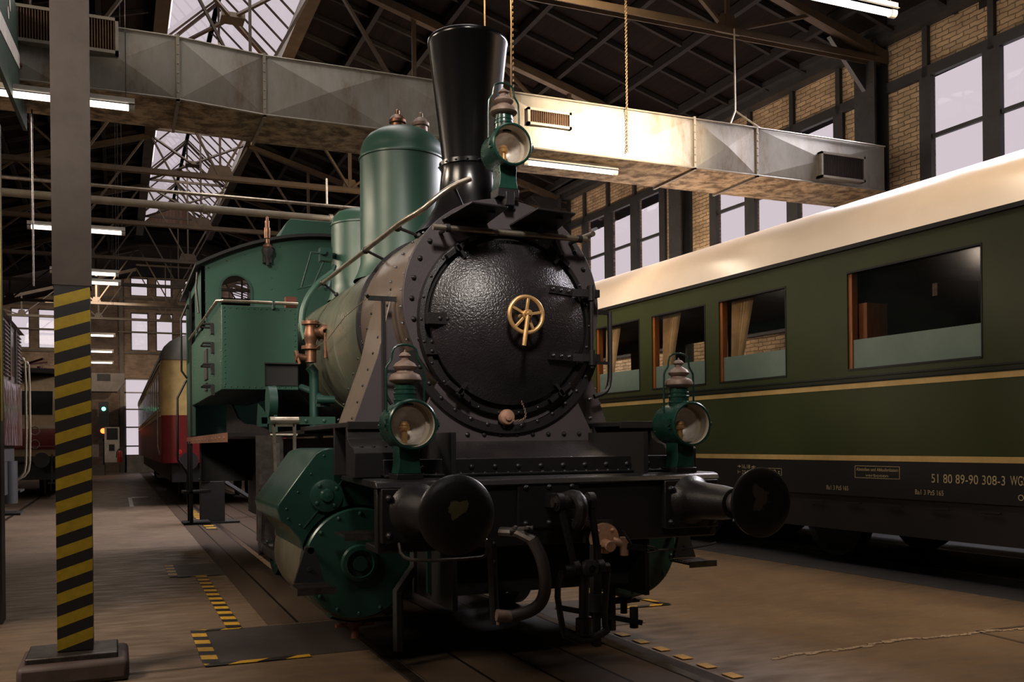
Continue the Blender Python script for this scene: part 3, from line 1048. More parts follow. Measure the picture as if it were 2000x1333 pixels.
def tape(p, q, w, period, skew, label):
    p, q = V((p[0], p[1], 0)), V((q[0], q[1], 0))
    l = (q - p).length
    key = (period, skew)
    if key not in HZ: HZ[key] = stripes('floor_hazard_%d' % len(HZ), period, skew, 1, 0, c1=(.62, .36, .03), c2=(.02, .017, .015))
    m = MB().box(0, l, -w / 2, w / 2, .006, .009)
    o = m.build('hazard_tape', HZ[key], None, local=True)
    o.location = p; o.rotation_euler = (0, 0, math.atan2(q.y - p.y, q.x - p.x))
    tag(o, label, 'floor tape', 'yellow and black tapes on the floor')


tape((-1.815, 2.06), (-1.815, 3.24), .10, .26, .3, 'yellow-black tape along the left edge of the dark floor plate in front')
tape((-1.765, 3.2), (-1.50, 3.2), .06, .28, 1.0, 'short yellow-black tape along the far edge of the front floor plate')
tape((-1.86, 2.03), (-1.2, 2.03), .07, .36, 1.2, 'yellow-black tape along the near edge of the dark floor plate in front')
tape((-1.55, 3.2), (-1.55, 6.3), .11, .26, .3, 'long yellow-black tape running beside the left rail')
tape((-1.82, 6.38), (-1.82, 7.4), .09, .26, .3, 'yellow-black tape at the left of the farther small floor plate')
tape((-1.78, 6.33), (-1.35, 6.33), .05, .3, 1.0, 'yellow-black tape at the near edge of the farther floor plate')
tape((-.92, 12.0), (-.92, 17.2), .16, .45, .2, 'worn striped tape beside the track below the red coach')
tape((1.40, 2.68), (1.95, 2.66), .06, .24, .8, 'yellow-black tape under the right cylinder, front edge')
tape((1.93, 2.66), (1.80, 3.5), .06, .3, .6, 'yellow-black tape under the right cylinder, side edge')
dash = None
for k in range(12):
    y = -1.14 + k * .262
    if dash is None:
        dash = placed(MB().box(.935, 1.01, y - .06, y + .06, .004, .008), 'floor_dash', pbr('dash_yellow', (.50, .29, .035), .6),
                      'short yellow dash in the row along the right rail in the foreground', 'floor marking', (.97, y, 0), group='yellow dashes along the right rail')
    else:
        c = dash.copy(); COL.objects.link(c); c.location = (.97, y, 0)
m = MB().box(-2.11, -2.02, 19.2, 23.3, .004, .007).box(-2.02, -1.6, 23.1, 23.6, .004, .007)
placed(m, 'floor_marking', M['white'], 'white L shaped floor marking in front of the red coach', 'floor marking', (-2.06, 21, 0))

# =========================================================== STEAM LOCOMOTIVE
Lc = thing('steam_locomotive', 'black and green steam tank locomotive with a brass wheel on its smokebox door', 'locomotive', (0, 0, 0))
BZ = 2.29                                       # boiler axis height

# --- frame and buffer beam
m = MB()
m.box(-1.08, 1.08, .74, .80, .80, 1.15)
m.prism([(.70, 1.15), (.72, 1.185), (.76, 1.195), (1.6, 1.20), (1.6, 1.17), (.8, 1.15)], 'x', -1.09, 1.09)
m.box(-1.08, 1.08, .80, 1.0, .80, .84)
bb = m.build('buffer_beam', M['black'], Lc, bevel=.008)
m = MB()
for x in (-1.02, 1.02):
    m.rivets([(x, .74, z) for z in (.86, 1.08)], (0, -1, 0), .016)
m.build('bolts', M['black'], bb)
m = MB()
for x in (-.62, .62): m.box(x - .015, x + .015, .8, 9.7, .45, 1.45)
m.box(-.62, .62, 1.0, 1.03, .5, 1.15).box(-.62, .62, 2.8, 9.5, 1.0, 1.35)
m.build('frame_plates', M['soot'], Lc)
m = MB().box(-.66, .60, 1.18, 1.21, .50, .80)
m.build('frame_stretcher', M['green_dark'], Lc)
# --- ledge above the beam and sloping front plate
m = MB()
m.box(-.98, .98, .96, 1.02, 1.20, 1.30).box(-.98, .98, .92, 1.02, 1.20, 1.215)
m.rivets([(-.9 + k * .148, .96, 1.25) for k in range(13)], (0, -1, 0), .020)
m.rivets([(-.9 + k * .074, .94, 1.215) for k in range(25)], (0, 0, 1), .012)
m.build('front_ledge', M['black'], Lc, bevel=.004)
m = MB()
m.prism([(1.02, 1.20), (1.02, 1.30), (1.10, 1.315), (1.5, 1.40), (1.7, 1.41), (1.7, 1.20)], 'x', -.62, .66)
m.build('front_apron', pbr('apron_black', (.022, .019, .02), .3, bump=1.0, bscale=60), Lc, bevel=.008)
for sg in (-1, 1):
    m = MB()
    xa, xb = sg * .66, sg * 1.13
    lo, hi = min(xa, xb), max(xa, xb)
    m.box(lo, hi, 1.2, 2.7, 1.488, 1.518)
    m.box(lo, hi, 1.55, 1.58, 1.2, 1.49)
    m.box(lo, hi, 1.18, 1.2, 1.475, 1.522)
    a_, b_ = sorted((sg * .90, sg * 1.13))
    m.prism([(1.02, 1.2), (1.02, 1.34), (1.05, 1.37), (1.13, 1.385), (1.19, 1.42), (1.21, 1.49), (1.24, 1.49), (1.24, 1.2)], 'x', a_, b_)
    m.rivets([(sg * (.94 + k * .07), 1.06, 1.375) for k in range(3)], (0, -1, 1), .012)
    m.build('footplate_front', M['foot'], Lc, bevel=.004)
m = MB()
for sg in (-1, 1):
    a, b_ = sorted((sg * .62, sg * 1.45))
    m.box(a, b_, 4.5, 9.7, 1.47, 1.50)
    a, b_ = sorted((sg * .62, sg * 1.10))
    m.box(a, b_, 2.7, 4.5, 1.47, 1.50)
    m.prism([(4.5, 1.50), (8.0, 1.50), (8.0, 1.92), (7.4, 1.88), (6.8, 1.7), (6.2, 1.62), (5.6, 1.60), (5.2, 1.58), (4.5, 1.52)], 'x', a * 1.0, a + .02)
m.build('running_board', M['black'], Lc)
m = MB()
m.box(-1.46, -1.45, 4.5, 9.7, 1.42, 1.505)
m.rivets([(-1.46, 4.7 + k * .4, 1.46) for k in range(11)], (-1, 0, 0), .014)
m.build('board_edge', pbr('edge_brown', (.22, .11, .07), .55), Lc)

# --- smokebox
m = MB()
m.cyl((0, 1.56, BZ), (0, 2.78, BZ), .675, n=64)
sb = m.build('smokebox', M['skirt'], Lc)
m = MB()
pl = [(.69 * math.sin(a), 2.30 + .69 * math.cos(a)) for a in [math.radians(-138 + i * 276 / 60) for i in range(61)]]
outer = pl + [(.66, 1.40), (-.66, 1.40)]
m.plate(outer, [], 'y', 1.53, 1.57)
fp = m.build('smokebox_front', M['black_matt'], Lc, bevel=.006)
m = MB()
rp = []
for i in range(22):
    a = math.radians(-125 + i * 250 / 21)
    rp.append((.635 * math.sin(a), 1.53, 2.30 + .635 * math.cos(a)))
m.rivets(rp, (0, -1, 0), .019, .9, 10)
m.rivets([(-.5 + k * .115, 1.53, 1.445) for k in range(10)], (0, -1, 0), .018, .9, 10)
m.rivets([(.62, 1.53, z) for z in (1.55, 1.68)], (0, -1, 0), .016)
build_split(m, 'rivet', M['black'], fp)
m = MB()
for yy in (1.62, 1.95, 2.72):
    m.rivets([(.68 * math.sin(a), yy, BZ + .68 * math.cos(a)) for a in [math.radians(-110 + i * 9) for i in range(25)]], (0, -.01, 1), .013)
for k, yy in enumerate((2.74,)):
    m.lathe([(.675, -.03), (.70, -.03), (.70, .03), (.675, .03)], (0, yy, BZ), (0, 1, 0), 64)
m.build('rivets', M['black'], sb)
# --- saddle: sloping skirt plates each side
sad = MB()
prof = [(-.66, 1.98), (-.80, 1.53), (.80, 1.53)]
for sg in (-1, 1):
    pts = [(sg * .58, 2.55), (sg * .66, 2.42), (sg * .77, 1.96), (sg * .93, 1.53), (sg * .3, 1.53), (sg * .3, 2.0)]
    sad.prism(pts if sg > 0 else list(reversed(pts)), 'y', 1.88, 2.36)
so = build_split(sad, 'smokebox_saddle', M['skirt'], Lc, bevel=.004)
for sg, s_o in zip((-1, 1), so):
    m = MB()
    pts = [(sg * .55, 2.50), (sg * .66, 2.40), (sg * .77, 1.96), (sg * .93, 1.53), (sg * .3, 1.53), (sg * .3, 2.0)]
    m.prism(pts if sg > 0 else list(reversed(pts)), 'y', 1.87, 1.885)
    m.build('saddle_front_plate', M['black_matt'], s_o)
for sg, s_o in zip((-1, 1), so):
    m = MB()
    for yy in (1.91, 2.33):
        for k in range(9):
            t_ = k / 8
            x = .66 + (.93 - .66) * (t_ ** 1.1); z = 2.42 - (2.42 - 1.56) * t_
            m.rivets([(sg * (x + .004), yy, z)], (sg, 0, .4), .011)
    m.build('rivets', M['black'], s_o)

# --- smokebox door
DZ = 2.17
m = MB()
m.lathe([(.60, 0), (.61, -.02), (.60, -.05), (.57, -.055), (.565, -.03), (.54, -.03), (.53, 0)], (0, 1.53, DZ), (0, 1, 0), 72)
dr = m.build('door_ring', M['black'], Lc)
m = MB()
m.rivets([(.588 * math.cos(a), 1.478, DZ + .588 * math.sin(a)) for a in [2 * PI * i / 26 for i in range(26)]], (0, -1, 0), .011)
m.rivets([(.655 * math.cos(a), 1.50, DZ - .02 + .655 * math.sin(a)) for a in [math.radians(205 + 10.5 * i) for i in range(13)]], (0, -1, 0), .015)
build_split(m, 'bolt', M['black'], dr)
m = MB()
m.lathe([(.645, 0), (.70, -.0), (.70, -.03), (.645, -.03)], (0, 1.53, DZ - .02), (0, 1, 0), 72)
bm_ = m.bm
bmesh.ops.delete(bm_, geom=[v for v in bm_.verts if v.co.z > DZ - .18], context='VERTS')
m.build('lower_ring_segment', M['black'], dr)
m = MB()
prof = [(.535, 0.02), (.535, -.035), (.50, -.055)]
R_ = .82
for i in range(1, 15):
    r = .50 * (1 - i / 14)
    prof.append((r, -.055 - (math.sqrt(R_ ** 2 - r ** 2) - math.sqrt(R_ ** 2 - .25)) * .92))
m.lathe(prof, (0, 1.49, DZ), (0, 1, 0), 96)
door = m.build('smokebox_door', M['door_black'], Lc, ang=25)


def dome_y(x, z):
    r = min(.5, math.hypot(x, z - DZ))
    return 1.49 - .055 - (math.sqrt(R_ ** 2 - r ** 2) - math.sqrt(R_ ** 2 - .25)) * .92


for zz in (2.38, 1.95):
    m = MB()
    pts = [(x, dome_y(x, zz)) for x in (.22, .29, .36, .43)] + [(.50, 1.41), (.575, 1.40)]
    for (xa, ya), (xb, yb) in zip(pts, pts[1:]):
        m.bar((xa, ya - .008, zz), (xb, yb - .008, zz), .022, .05)
    m.rivets([(x, dome_y(x, zz) - .02, zz) for x in (.25, .32, .39, .46)], (0.2, -1, 0), .015)
    m.cyl((.565, 1.39, zz - .05), (.565, 1.39, zz + .05), .024, n=14)
    m.box(.55, .63, 1.39, 1.54, zz - .025, zz + .025)
    m.build('door_hinge', M['black'], door)
MB().cyl((.565, 1.39, 1.88), (.565, 1.39, 2.43), .013, n=12).build('hinge_rod', M['black'], door)
m = MB()
m.box(-.57, -.38, 1.40, 1.43, DZ - .035, DZ + .035).box(-.57, -.50, 1.43, 1.53, DZ - .03, DZ + .03)
m.rivets([(-.44, 1.40, DZ), (-.49, 1.40, DZ)], (0, -1, 0), .016)
m.box(-.56, -.49, 1.46, 1.49, DZ - .22, DZ - .12).rivets([(-.525, 1.46, DZ - .14), (-.525, 1.46, DZ - .2)], (0, -1, 0), .014)
m.build('latch_plate', M['black'], door)
# clamps round the door
for a, k in ((128, 0), (52, 1), (232, 2), (308, 3)):
    c = V((.575 * math.cos(math.radians(a)), 1.46, DZ + .575 * math.sin(math.radians(a))))
    tg = V((-math.sin(math.radians(a)), 0, math.cos(math.radians(a))))
    rd = V((math.cos(math.radians(a)), 0, math.sin(math.radians(a))))
    m = MB()
    m.bar(c - tg * .09, c + tg * .09, .05, .03)
    m.cyl(c, c + V((0, -.05, 0)), .022, n=12)
    m.bar(c + V((0, -.035, 0)) - rd * .07, c + V((0, -.035, 0)) + rd * .03, .03, .02)
    if k == 1:
        m.bar(c + V((0, -.05, 0)), c + V((-.05, -.06, .09)), .04, .02)
    m.rivets([tuple(c + tg * .06 + V((0, -.015, 0))), tuple(c - tg * .06 + V((0, -.015, 0)))], (0, -1, 0), .012)
    m.build('door_clamp', M['black'], door)
m = MB()
m.bar((-.16, 1.50, 2.745), (0, 1.49, 2.765), .03, .035).bar((0, 1.49, 2.765), (.16, 1.50, 2.745), .03, .035)
m.build('drip_strip', M['black'], door)
# brass handwheel and lever
hw = MB()
hc = V((0, 1.185, 2.185))
hw.torus(hc, .112, .0145, (0, 1, 0), 48, 10)
hw.cyl(hc + V((0, .02, 0)), hc + V((0, -.025, 0)), .030, n=16)
for k in range(5):
    a = math.radians(82 + 72 * k)
    e = hc + V((math.cos(a), 0, math.sin(a))) * .108
    hw.bar(hc, e, .018, .022, up=(0, 1, 0))
who = hw.build('handwheel', M['gold'], door, bevel=.003)
m = MB()
m.cyl((0, 1.20, 2.185), (0, 1.30, 2.185), .016, n=12)
m.build('spindle', M['gold'], who)
m = MB()
m.tube([(0, 1.15, 2.19), (-.012, 1.14, 2.15), (-.04, 1.13, 1.985)], .0135, 10)
m.cyl((0, 1.165, 2.188), (0, 1.135, 2.188), .024, n=14)
m.cyl((.0, 1.135, 2.188), (.0, 1.125, 2.188), .014, n=6)
m.build('locking_lever', M['gold'], who)
# washout cap with chain
m = MB()
m.lathe([(.0, -.075), (.022, -.072), (.026, -.06), (.045, -.055), (.052, -.045), (.052, -.01), (.03, -.005), (.03, .02)], (-.02, 1.50, 1.555), (0, 1, 0), 28)
cap = m.build('washout_cap', M['pinkcap'], Lc)
m = MB()
for k in range(16):
    t_ = k / 15
    x = .02 + .05 * math.sin(t_ * PI) + .05 * t_; z = 1.53 + .125 * t_ - .035 * math.sin(t_ * PI)
    m.torus((x, 1.43, z), .006, .002, (1, 0, 0) if k % 2 else (0, 1, 0), 8, 4)
m.build('cap_chain', M['lampcap'], cap)

# --- front handrail bar
m = MB().tube([(-.535, 1.39, 2.735), (.535, 1.39, 2.735)], .019, 14)
hb = m.build('front_handrail', M['steel'], Lc)
m = MB()
for x in (-.44, .48):
    m.cyl((x - .015, 1.39, 2.735), (x + .015, 1.39, 2.735), .026, n=14).cyl((x, 1.39, 2.735), (x, 1.54, 2.735), .014, n=10)
build_split(m, 'rail_bracket', M['black'], hb)
# step plates on the smokebox front
for x0, x1, xa, xb in ((-.43, -.12, -.40, -.15), (.04, .39, .03, .31)):
    m = MB()
    m.prism([(x0, 1.55), (x1, 1.55), (xb, 1.10), (xa, 1.06)], 'z', 2.815, 2.828)
    m.bar(((x0 + x1) / 2, 1.53, 2.76), ((x0 + x1) / 2, 1.40, 2.812), .03, .03)
    so_ = m.build('step_plate', M['black'], Lc, bevel=.003)
    MB().box(xb - .10, xb - .05, 1.18, 1.20, 2.800, 2.814).build('stud', M['steel_dark'], so_)
# long handrails beside the boiler
for sg in (-1, 1):
    m = MB()
    pts = [(sg * .62, 4.62, 2.86), (sg * .62, 2.0, 2.845), (sg * .62, 1.75, 2.845), (sg * .57, 1.52, 2.86), (sg * .47, 1.48, 2.955), (sg * .36, 1.48, 3.035), (sg * .25, 1.48, 3.085)]
    if sg > 0: pts = [(.60, 4.62, 2.84), (.60, 2.0, 2.80), (.60, 1.42, 2.785)]
    m.tube(pts, .018, 12, smooth=1)
    h = m.build('boiler_handrail', M['steel'], Lc)
    m = MB()
    for p, q in (((.62, 4.35, 2.86), (.50, 4.35, 2.76)), ((.62, 2.75, 2.845), (.47, 2.75, 2.78)), ((.60, 1.95, 2.845), (.45, 1.95, 2.80)), ((.36, 1.5, 3.035), (.26, 1.60, 2.93)))[:4 if sg < 0 else 3]:
        p = (sg * p[0], p[1], p[2]); q = (sg * q[0], q[1], q[2])
        m.tube([p, q], .011, 8).sphere(p, .028, n=12, m=8).sphere(q, .022, n=10, m=6)
    m.build('rail_post', M['black'], h)

# --- boiler
m = MB()
m.cyl((0, 2.77, BZ), (0, 7.05, BZ), .655, n=64)
bo = m.build('boiler', M['boiler'], Lc)
for yy in (2.85, 3.75, 4.7, 5.9):
    MB().lathe([(.655, -.025), (.664, -.025), (.664, .025), (.655, .025)], (0, yy, BZ), (0, 1, 0), 64).build('boiler_band', M['boiler'], bo)

# --- chimney
CY = 2.18
m = MB()
m.lathe([(.40, 2.88), (.31, 2.98), (.25, 3.08), (.215, 3.20), (.20, 3.33), (.205, 3.36), (.215, 3.365), (.215, 3.395), (.20, 3.40)], (0, CY, 0), (0, 0, 1), 48)
ch = m.build('chimney', M['chimney'], Lc)
m = MB()
m.lathe([(.188, 3.38), (.283, 4.24), (.289, 4.25), (.289, 4.275), (.280, 4.285), (.262, 4.27), (.17, 3.4)], (0, CY, 0), (0, 0, 1), 56)
m.rivets([(.215 * math.cos(a), CY + .215 * math.sin(a), 3.375) for a in [2 * PI * i / 16 for i in range(16)]], (0, 0, 1), .01)
m.build('chimney_cone', M['chimney'], ch, ang=50)

# --- steam dome
DY = 3.88
m = MB()
pr_ = [(.44, 2.82), (.40, 2.90), (.375, 2.98), (.372, 3.9)]
m.lathe(pr_, (0, DY, 0), (0, 0, 1), 56)
dm = m.build('steam_dome', M['green'], Lc)
m = MB()
m.lathe([(.372, 3.885), (.382, 3.89), (.382, 3.905), (.374, 3.915), (.368, 3.97), (.345, 4.04), (.30, 4.10), (.22, 4.15), (.12, 4.185), (.0, 4.195)], (0, DY, 0), (0, 0, 1), 56)
dc = m.build('dome_cap', M['green'], dm)
for x, mt, s_ in ((-.04, 'copper', 1), (.175, 'lampcap', .9)):
    m = MB()
    z = 4.17
    m.lathe([(.06, 0), (.06, .05), (.075, .06), (.075, .085), (.05, .12), (.02, .14), (.02, .17), (.012, .18), (.0, .19)], (x, DY, z), (0, 0, 1), 20)
    m.build('safety_valve', M[mt], dm)
# --- second dome
m = MB()
m.lathe([(.38, 2.84), (.34, 2.95), (.335, 3.0), (.335, 3.60), (.345, 3.605), (.345, 3.62), (.335, 3.63), (.32, 3.69), (.27, 3.745), (.18, 3.775), (.0, 3.785)], (0, 5.28, 0), (0, 0, 1), 48)
m.cyl((0.02, 5.2, 3.77), (.02, 5.2, 3.81), .05, n=14)
sd = m.build('sand_dome', M['green'], Lc)
m = MB()
m.tube([(-.33, 5.2, 3.28), (-.42, 5.1, 3.27)], .03, 10).box(-.50, -.38, 5.05, 5.15, 3.2, 3.33)
m.tube([(-.50, 5.1, 3.28), (-.58, 5.1, 3.28), (-.66, 5.2, 2.95)], .010, 8).tube([(-.45, 5.08, 3.22), (-.55, 5.15, 2.97), (-.7, 5.2, 2.93)], .010, 8)
m.cyl((-.48, 5.0, 3.28), (-.48, 5.04, 3.28), .03, n=12)
m.tube([(-.36, 5.05, 3.15), (-.42, 4.95, 3.05), (-.52, 4.7, 2.86)], .022, 8)
m.build('sand_gear', M['green_dark'], sd)

# --- green feed pipe arching over the boiler shoulder
m = MB().tube([(-.50, 4.45, 2.98), (-.66, 4.42, 2.86), (-.78, 4.40, 2.68), (-.815, 4.38, 2.48), (-.79, 4.3, 2.33)], .030, 12, smooth=2)
m.build('feed_pipe', M['green'], Lc)
# --- bronze check valve
vg = V((-.765, 4.2, 0))
m = MB()
m.lathe([(.0, 2.50), (.02, 2.50), (.07, 2.485), (.078, 2.48), (.078, 2.455), (.05, 2.45), (.047, 2.42), (.06, 2.37), (.058, 2.33), (.045, 2.29), (.048, 2.27), (.082, 2.265), (.082, 2.235), (.05, 2.23), (.048, 2.14), (.05, 2.12), (.0, 2.11)], vg, (0, 0, 1), 28)
m.rivets([(vg.x + .062 * math.cos(a), vg.y + .062 * math.sin(a), 2.485) for a in [2 * PI * i / 6 for i in range(6)]], (0, 0, 1), .011)
m.cyl((-.74, 4.2, 2.39), (-.62, 4.2, 2.39), .05, n=20)
m.lathe([(.03, 0), (.055, .0), (.06, -.03), (.045, -.06), (.02, -.065)], (-.66, 4.14, 2.39), (0, 1, 0), 20)
m.cyl((-.66, 4.07, 2.37), (-.66, 4.07, 2.15), .015, n=10)
m.tube([(-.765, 4.2, 2.155), (-.86, 4.2, 2.165), (-.89, 4.2, 2.17)], .032, 12)
m.lathe([(.055, 0), (.055, .02), (.03, .02)], (-.90, 4.2, 2.17), (1, 0, 0), 16)
m.bar((-.90, 4.17, 2.22), (-.87, 4.15, 2.10), .02, .02)
vo = m.build('check_valve', M['copper'], Lc)
MB().cyl((-.655, 4.2, 2.39), (-.60, 4.25, 2.39), .085, n=24).build('valve_flange', M['skirt'], vo)
m = MB().tube([(-.74, 4.1, 2.24), (-.72, 3.7, 2.27), (-.75, 2.9, 2.36), (-.72, 2.36, 2.42)], .003, 5)
m.build('lead_wire', M['lampcap'], vo)

# --- side tanks
for sg in (-1, 1):
    def S(x): return sg * x
    xa, xb = sorted((S(.76), S(1.46)))
    m = MB().box(xa, xb, 4.85, 8.6, 1.91, 2.69)
    tk = m.build('side_tank', M['green'] if sg < 0 else M['green'], Lc, bevel=.006)
    m = MB()
    pts = [(S(1.43), 4.85, 1.96 + k * .052) for k in range(14)] + [(S(.79), 4.85, 1.96 + k * .052) for k in range(14)]
    pts += [(S(.83 + k * .055), 4.85, 1.935) for k in range(12)] + [(S(.83 + k * .055), 4.85, 2.665) for k in range(12)]
    m.rivets(pts, (0, -1, 0), .0085, .7, 7)
    pts = []
    for k in range(14):
        for yy in (4.9, 6.0, 6.7, 8.1): pts.append((S(1.46), yy, 1.96 + k * .052))
    m.rivets(pts, (sg, 0, 0), .0085, .7, 7)
    m.build('rivets', M['green_dark'], tk)
    m = MB()
    m.tube([(S(.76), 4.83, 2.725), (S(1.44), 4.83, 2.725), (S(1.49), 4.90, 2.73), (S(1.50), 8.4, 2.74)], .016, 10)
    tr_ = m.build('tank_handrail', M['steel'], tk)
    m = MB()
    for p in ((S(.99), 4.83, 2.72), (S(1.49), 6.0, 2.73), (S(1.5), 7.2, 2.74)):
        m.cyl((p[0], p[1], p[2] - .05), (p[0], p[1], p[2] + .02), .016, n=10)
    m.build('rail_post', M['green_dark'], tr_)
    if sg < 0:
        m = MB()
        for z in (1.99, 2.2, 2.41, 2.6):
            m.tube([(-1.46, 5.6, z), (-1.56, 5.6, z), (-1.56, 5.9, z), (-1.46, 5.9, z)], .012, 8)
            m.box(-1.49, -1.46, 5.55, 5.64, z - .1, z)
        m.box(-1.475, -1.46, 6.25, 6.6, 2.1, 2.42).box(-1.48, -1.46, 6.3, 6.5, 1.98, 2.06)
        m.build('ladder_rung', M['soot'], tk)
        m = MB()
        m.box(-1.075, -1.07, 4.83, 4.87, 1.95, 2.16).box(-1.075, -.76, 4.80, 4.86, 2.15, 2.163).box(-1.07, -.77, 4.838, 4.85, 1.95, 2.15)
        build_split(m, 'tank_step', M['soot'], tk)
        MB().box(-.865, -.765, 4.88, 4.98, 2.69, 2.80).build('filler_box', M['rust'], tk)
m = MB().cyl((-.92, 5.9, 1.99 - .1), (-.92, 5.9, 1.93), .1, n=14)

# --- pipes and brackets under the tank
m = MB()
m.tube([(-.74, 4.4, 2.1), (-.70, 4.4, 2.05), (-.70, 4.4, 1.5)], .045, 12)
m.tube([(-.76, 4.7, 1.93), (-.70, 4.5, 1.88), (-.64, 4.3, 1.8)], .03, 10).cyl((-.64, 4.3, 1.83), (-.64, 4.3, 1.73), .06, n=14).cyl((-.72, 4.2, 1.79), (-.56, 4.2, 1.79), .035, n=12)
m.prism([(4.0, 1.5), (4.3, 1.5), (4.25, 1.9), (4.05, 1.9)], 'x', -1.12, -1.09)
m.cyl((-1.16, 4.1, 1.76), (-1.09, 4.1, 1.76), .14, n=24)
build_split(m, 'pipe_fitting', M['green_dark'], Lc)
# reversing shaft with silver boss and link
m = MB()
m.box(-1.16, -.90, 2.58, 2.62, 1.535, 1.59).rivets([(-1.11, 2.58, 1.56), (-.98, 2.58, 1.56)], (0, -1, 0), .016)
m.prism([(-1.45, 1.52), (-1.38, 1.52), (-1.38, 1.60), (-1.42, 1.66), (-1.44, 1.68)], 'y', 2.58, 2.62)
m.box(-1.42, -1.33, 2.58, 2.64, 1.54, 1.585)
lk = build_split(m, 'shaft_bracket', M['green'], Lc)[0]
m = MB().cyl((-1.36, 2.6, 1.562), (-1.16, 2.6, 1.562), .028, n=18).cyl((-1.38, 2.6, 1.562), (-1.36, 2.6, 1.562), .02, n=6)
m.build('shaft_boss', M['steel'], lk)
m = MB()
m.bar((-1.335, 2.6, 1.54), (-1.325, 2.6, 1.15), .022, .02).bar((-1.19, 2.6, 1.54), (-1.19, 2.6, 1.15), .022, .02)
m.cyl((-1.36, 2.6, 1.46), (-1.17, 2.6, 1.46), .009, n=8).box(-1.335, -1.19, 2.59, 2.61, 1.52, 1.54)
m.build('lifting_link', M['steel'], lk)

# --- shield frames each side of the smokebox
for sg in (-1, 1):
    m = MB()
    if sg < 0:
        m.bar((-.86, 1.75, 2.33), (-.63, 1.75, 2.33), .02, .03).bar((-.76, 1.75, 2.33), (-.76, 1.75, 1.60), .02, .04)
        m.tube([(-.86, 1.75, 2.335), (-.88, 1.72, 2.35)], .012, 6)
        m.bar((-.76, 1.75, 1.86), (-.56, 1.75, 1.86), .02, .02)
        m.tube([(-.76, 1.74, 1.86), (-.76, 1.74, 1.72), (-.70, 1.74, 1.62), (-.6, 1.74, 1.57)], .011, 6, smooth=1)
    else:
        m.bar((.64, 1.75, 2.31), (.90, 1.75, 2.31), .02, .03)
        m.tube([(.90, 1.75, 2.32), (.90, 1.75, 1.95), (.895, 1.75, 1.80), (.86, 1.75, 1.74), (.77, 1.75, 1.71)], .018, 8, smooth=1)
        m.bar((.70, 1.75, 1.95), (.90, 1.75, 1.95), .02, .02)
    m.build('shield_frame', M['black'], Lc)

# --- cab
CF, CR = 7.0, 9.6


def arc_top(n=24, w=1.46, z0=3.43, z1=3.83):
    return [(w - 2 * w * i / n, z0 + (z1 - z0) * (1 - ((w - 2 * w * i / n) / w) ** 2)) for i in range(n + 1)]


def arch(cx, z0, r, hs):
    return [(cx - r, z0), (cx + r, z0), (cx + r, z0 + hs)] + [(cx + r * math.cos(a), z0 + hs + r * math.sin(a)) for a in [PI * i / 12 for i in range(1, 12)]] + [(cx - r, z0 + hs)]


m = MB()
m.plate([(-1.46, 2.69), (-.76, 2.69), (-.76, 1.52), (.76, 1.52), (.76, 2.69), (1.46, 2.69)] + arc_top(), [arch(-1.085, 2.90, .165, .28), arch(1.085, 2.90, .165, .28)], 'y', CF, CF + .04)
cab = m.build('cab', M['green'], Lc)
m = MB()
m.plate([(-1.46, 1.52), (1.46, 1.52), (1.46, 3.43), (1.38, 3.47), (-1.38, 3.47), (-1.46, 3.43)], [[(-.5, 2.3), (.5, 2.3), (.5, 3.3), (-.5, 3.3)]], 'y', CR - .04, CR)
m.build('cab_rear_wall', M['green_dark'], cab)
for sg in (-1, 1):
    for (y0, y1, z0, z1) in ((CF, 8.0, 2.69, 3.43), (8.0, 9.45, 3.28, 3.43), (8.6, 9.45, 1.52, 2.50), (9.45, CR, 1.52, 3.43)):
        a, b_ = sorted((sg * 1.46, sg * 1.42))
        MB().box(a, b_, y0, y1, z0, z1).build('cab_side_panel', M['green'], cab)
for sg in (-1, 1):
    m = MB()
    m.plate(arch(sg * 1.085, 2.88, .19, .29), [arch(sg * 1.085, 2.905, .16, .275)], 'y', CF - .015, CF)
    w_ = m.build('cab_window_frame', M['green_dark'], cab)
    MB().prism(arch(sg * 1.085, 2.905, .16, .275), 'y', CF + .01, CF + .015).build('pane', M['glass'], w_)
m = MB()
m.rivets([(-1.42, CF, z) for z in [2.75 + k * .13 for k in range(6)]] + [(-.68, CF, 2.95 + j * .13) for j in range(6)]
         + [(x, CF, 3.43 + .4 * (1 - (x / 1.46) ** 2) - .06) for x in [-1.38 + .2 * k for k in range(7)]], (0, -1, 0), .009)
m.build('rivets', M['green_dark'], cab)
m = MB()
T1 = arc_top(24, 1.53, 3.41, 3.85)
T2 = [(x, z + .035) for x, z in T1]
m.prism(T1 + list(reversed(T2)), 'y', CF - .10, CR + .2)
rf = m.build('cab_roof', M['soot'], cab)
m = MB()
m.prism([(-.60, 3.80), (-.46, 4.06), (-.42, 4.10), (.42, 4.10), (.46, 4.06), (.60, 3.80)], 'y', 7.2, 8.5)
m.build('roof_ventilator', M['green'], rf, bevel=.01)
for sg in (-1, 1):
    for pts, r in (([(sg * 1.49, 7.15, 3.38), (sg * 1.51, 7.1, 3.2), (sg * 1.49, 7.05, 2.9)], .012),
                   ([(sg * 1.47, 9.2, 3.3), (sg * 1.55, 9.2, 3.1), (sg * 1.55, 9.2, 2.4), (sg * 1.48, 9.2, 2.3)], .014),
                   ([(sg * 1.47, 9.5, 2.3), (sg * 1.59, 9.5, 2.05), (sg * 1.59, 9.5, 1.2), (sg * 1.47, 9.5, 1.0), (sg * 1.47, 9.5, .6)], .016)):
        MB().tube(pts, r, 8).build('cab_handrail', M['black'], cab)
    MB().bar((sg * 1.47, 8.62, 1.5), (sg * 1.47, 8.62, 3.40), .03, .03).build('door_post', M['black'], cab)
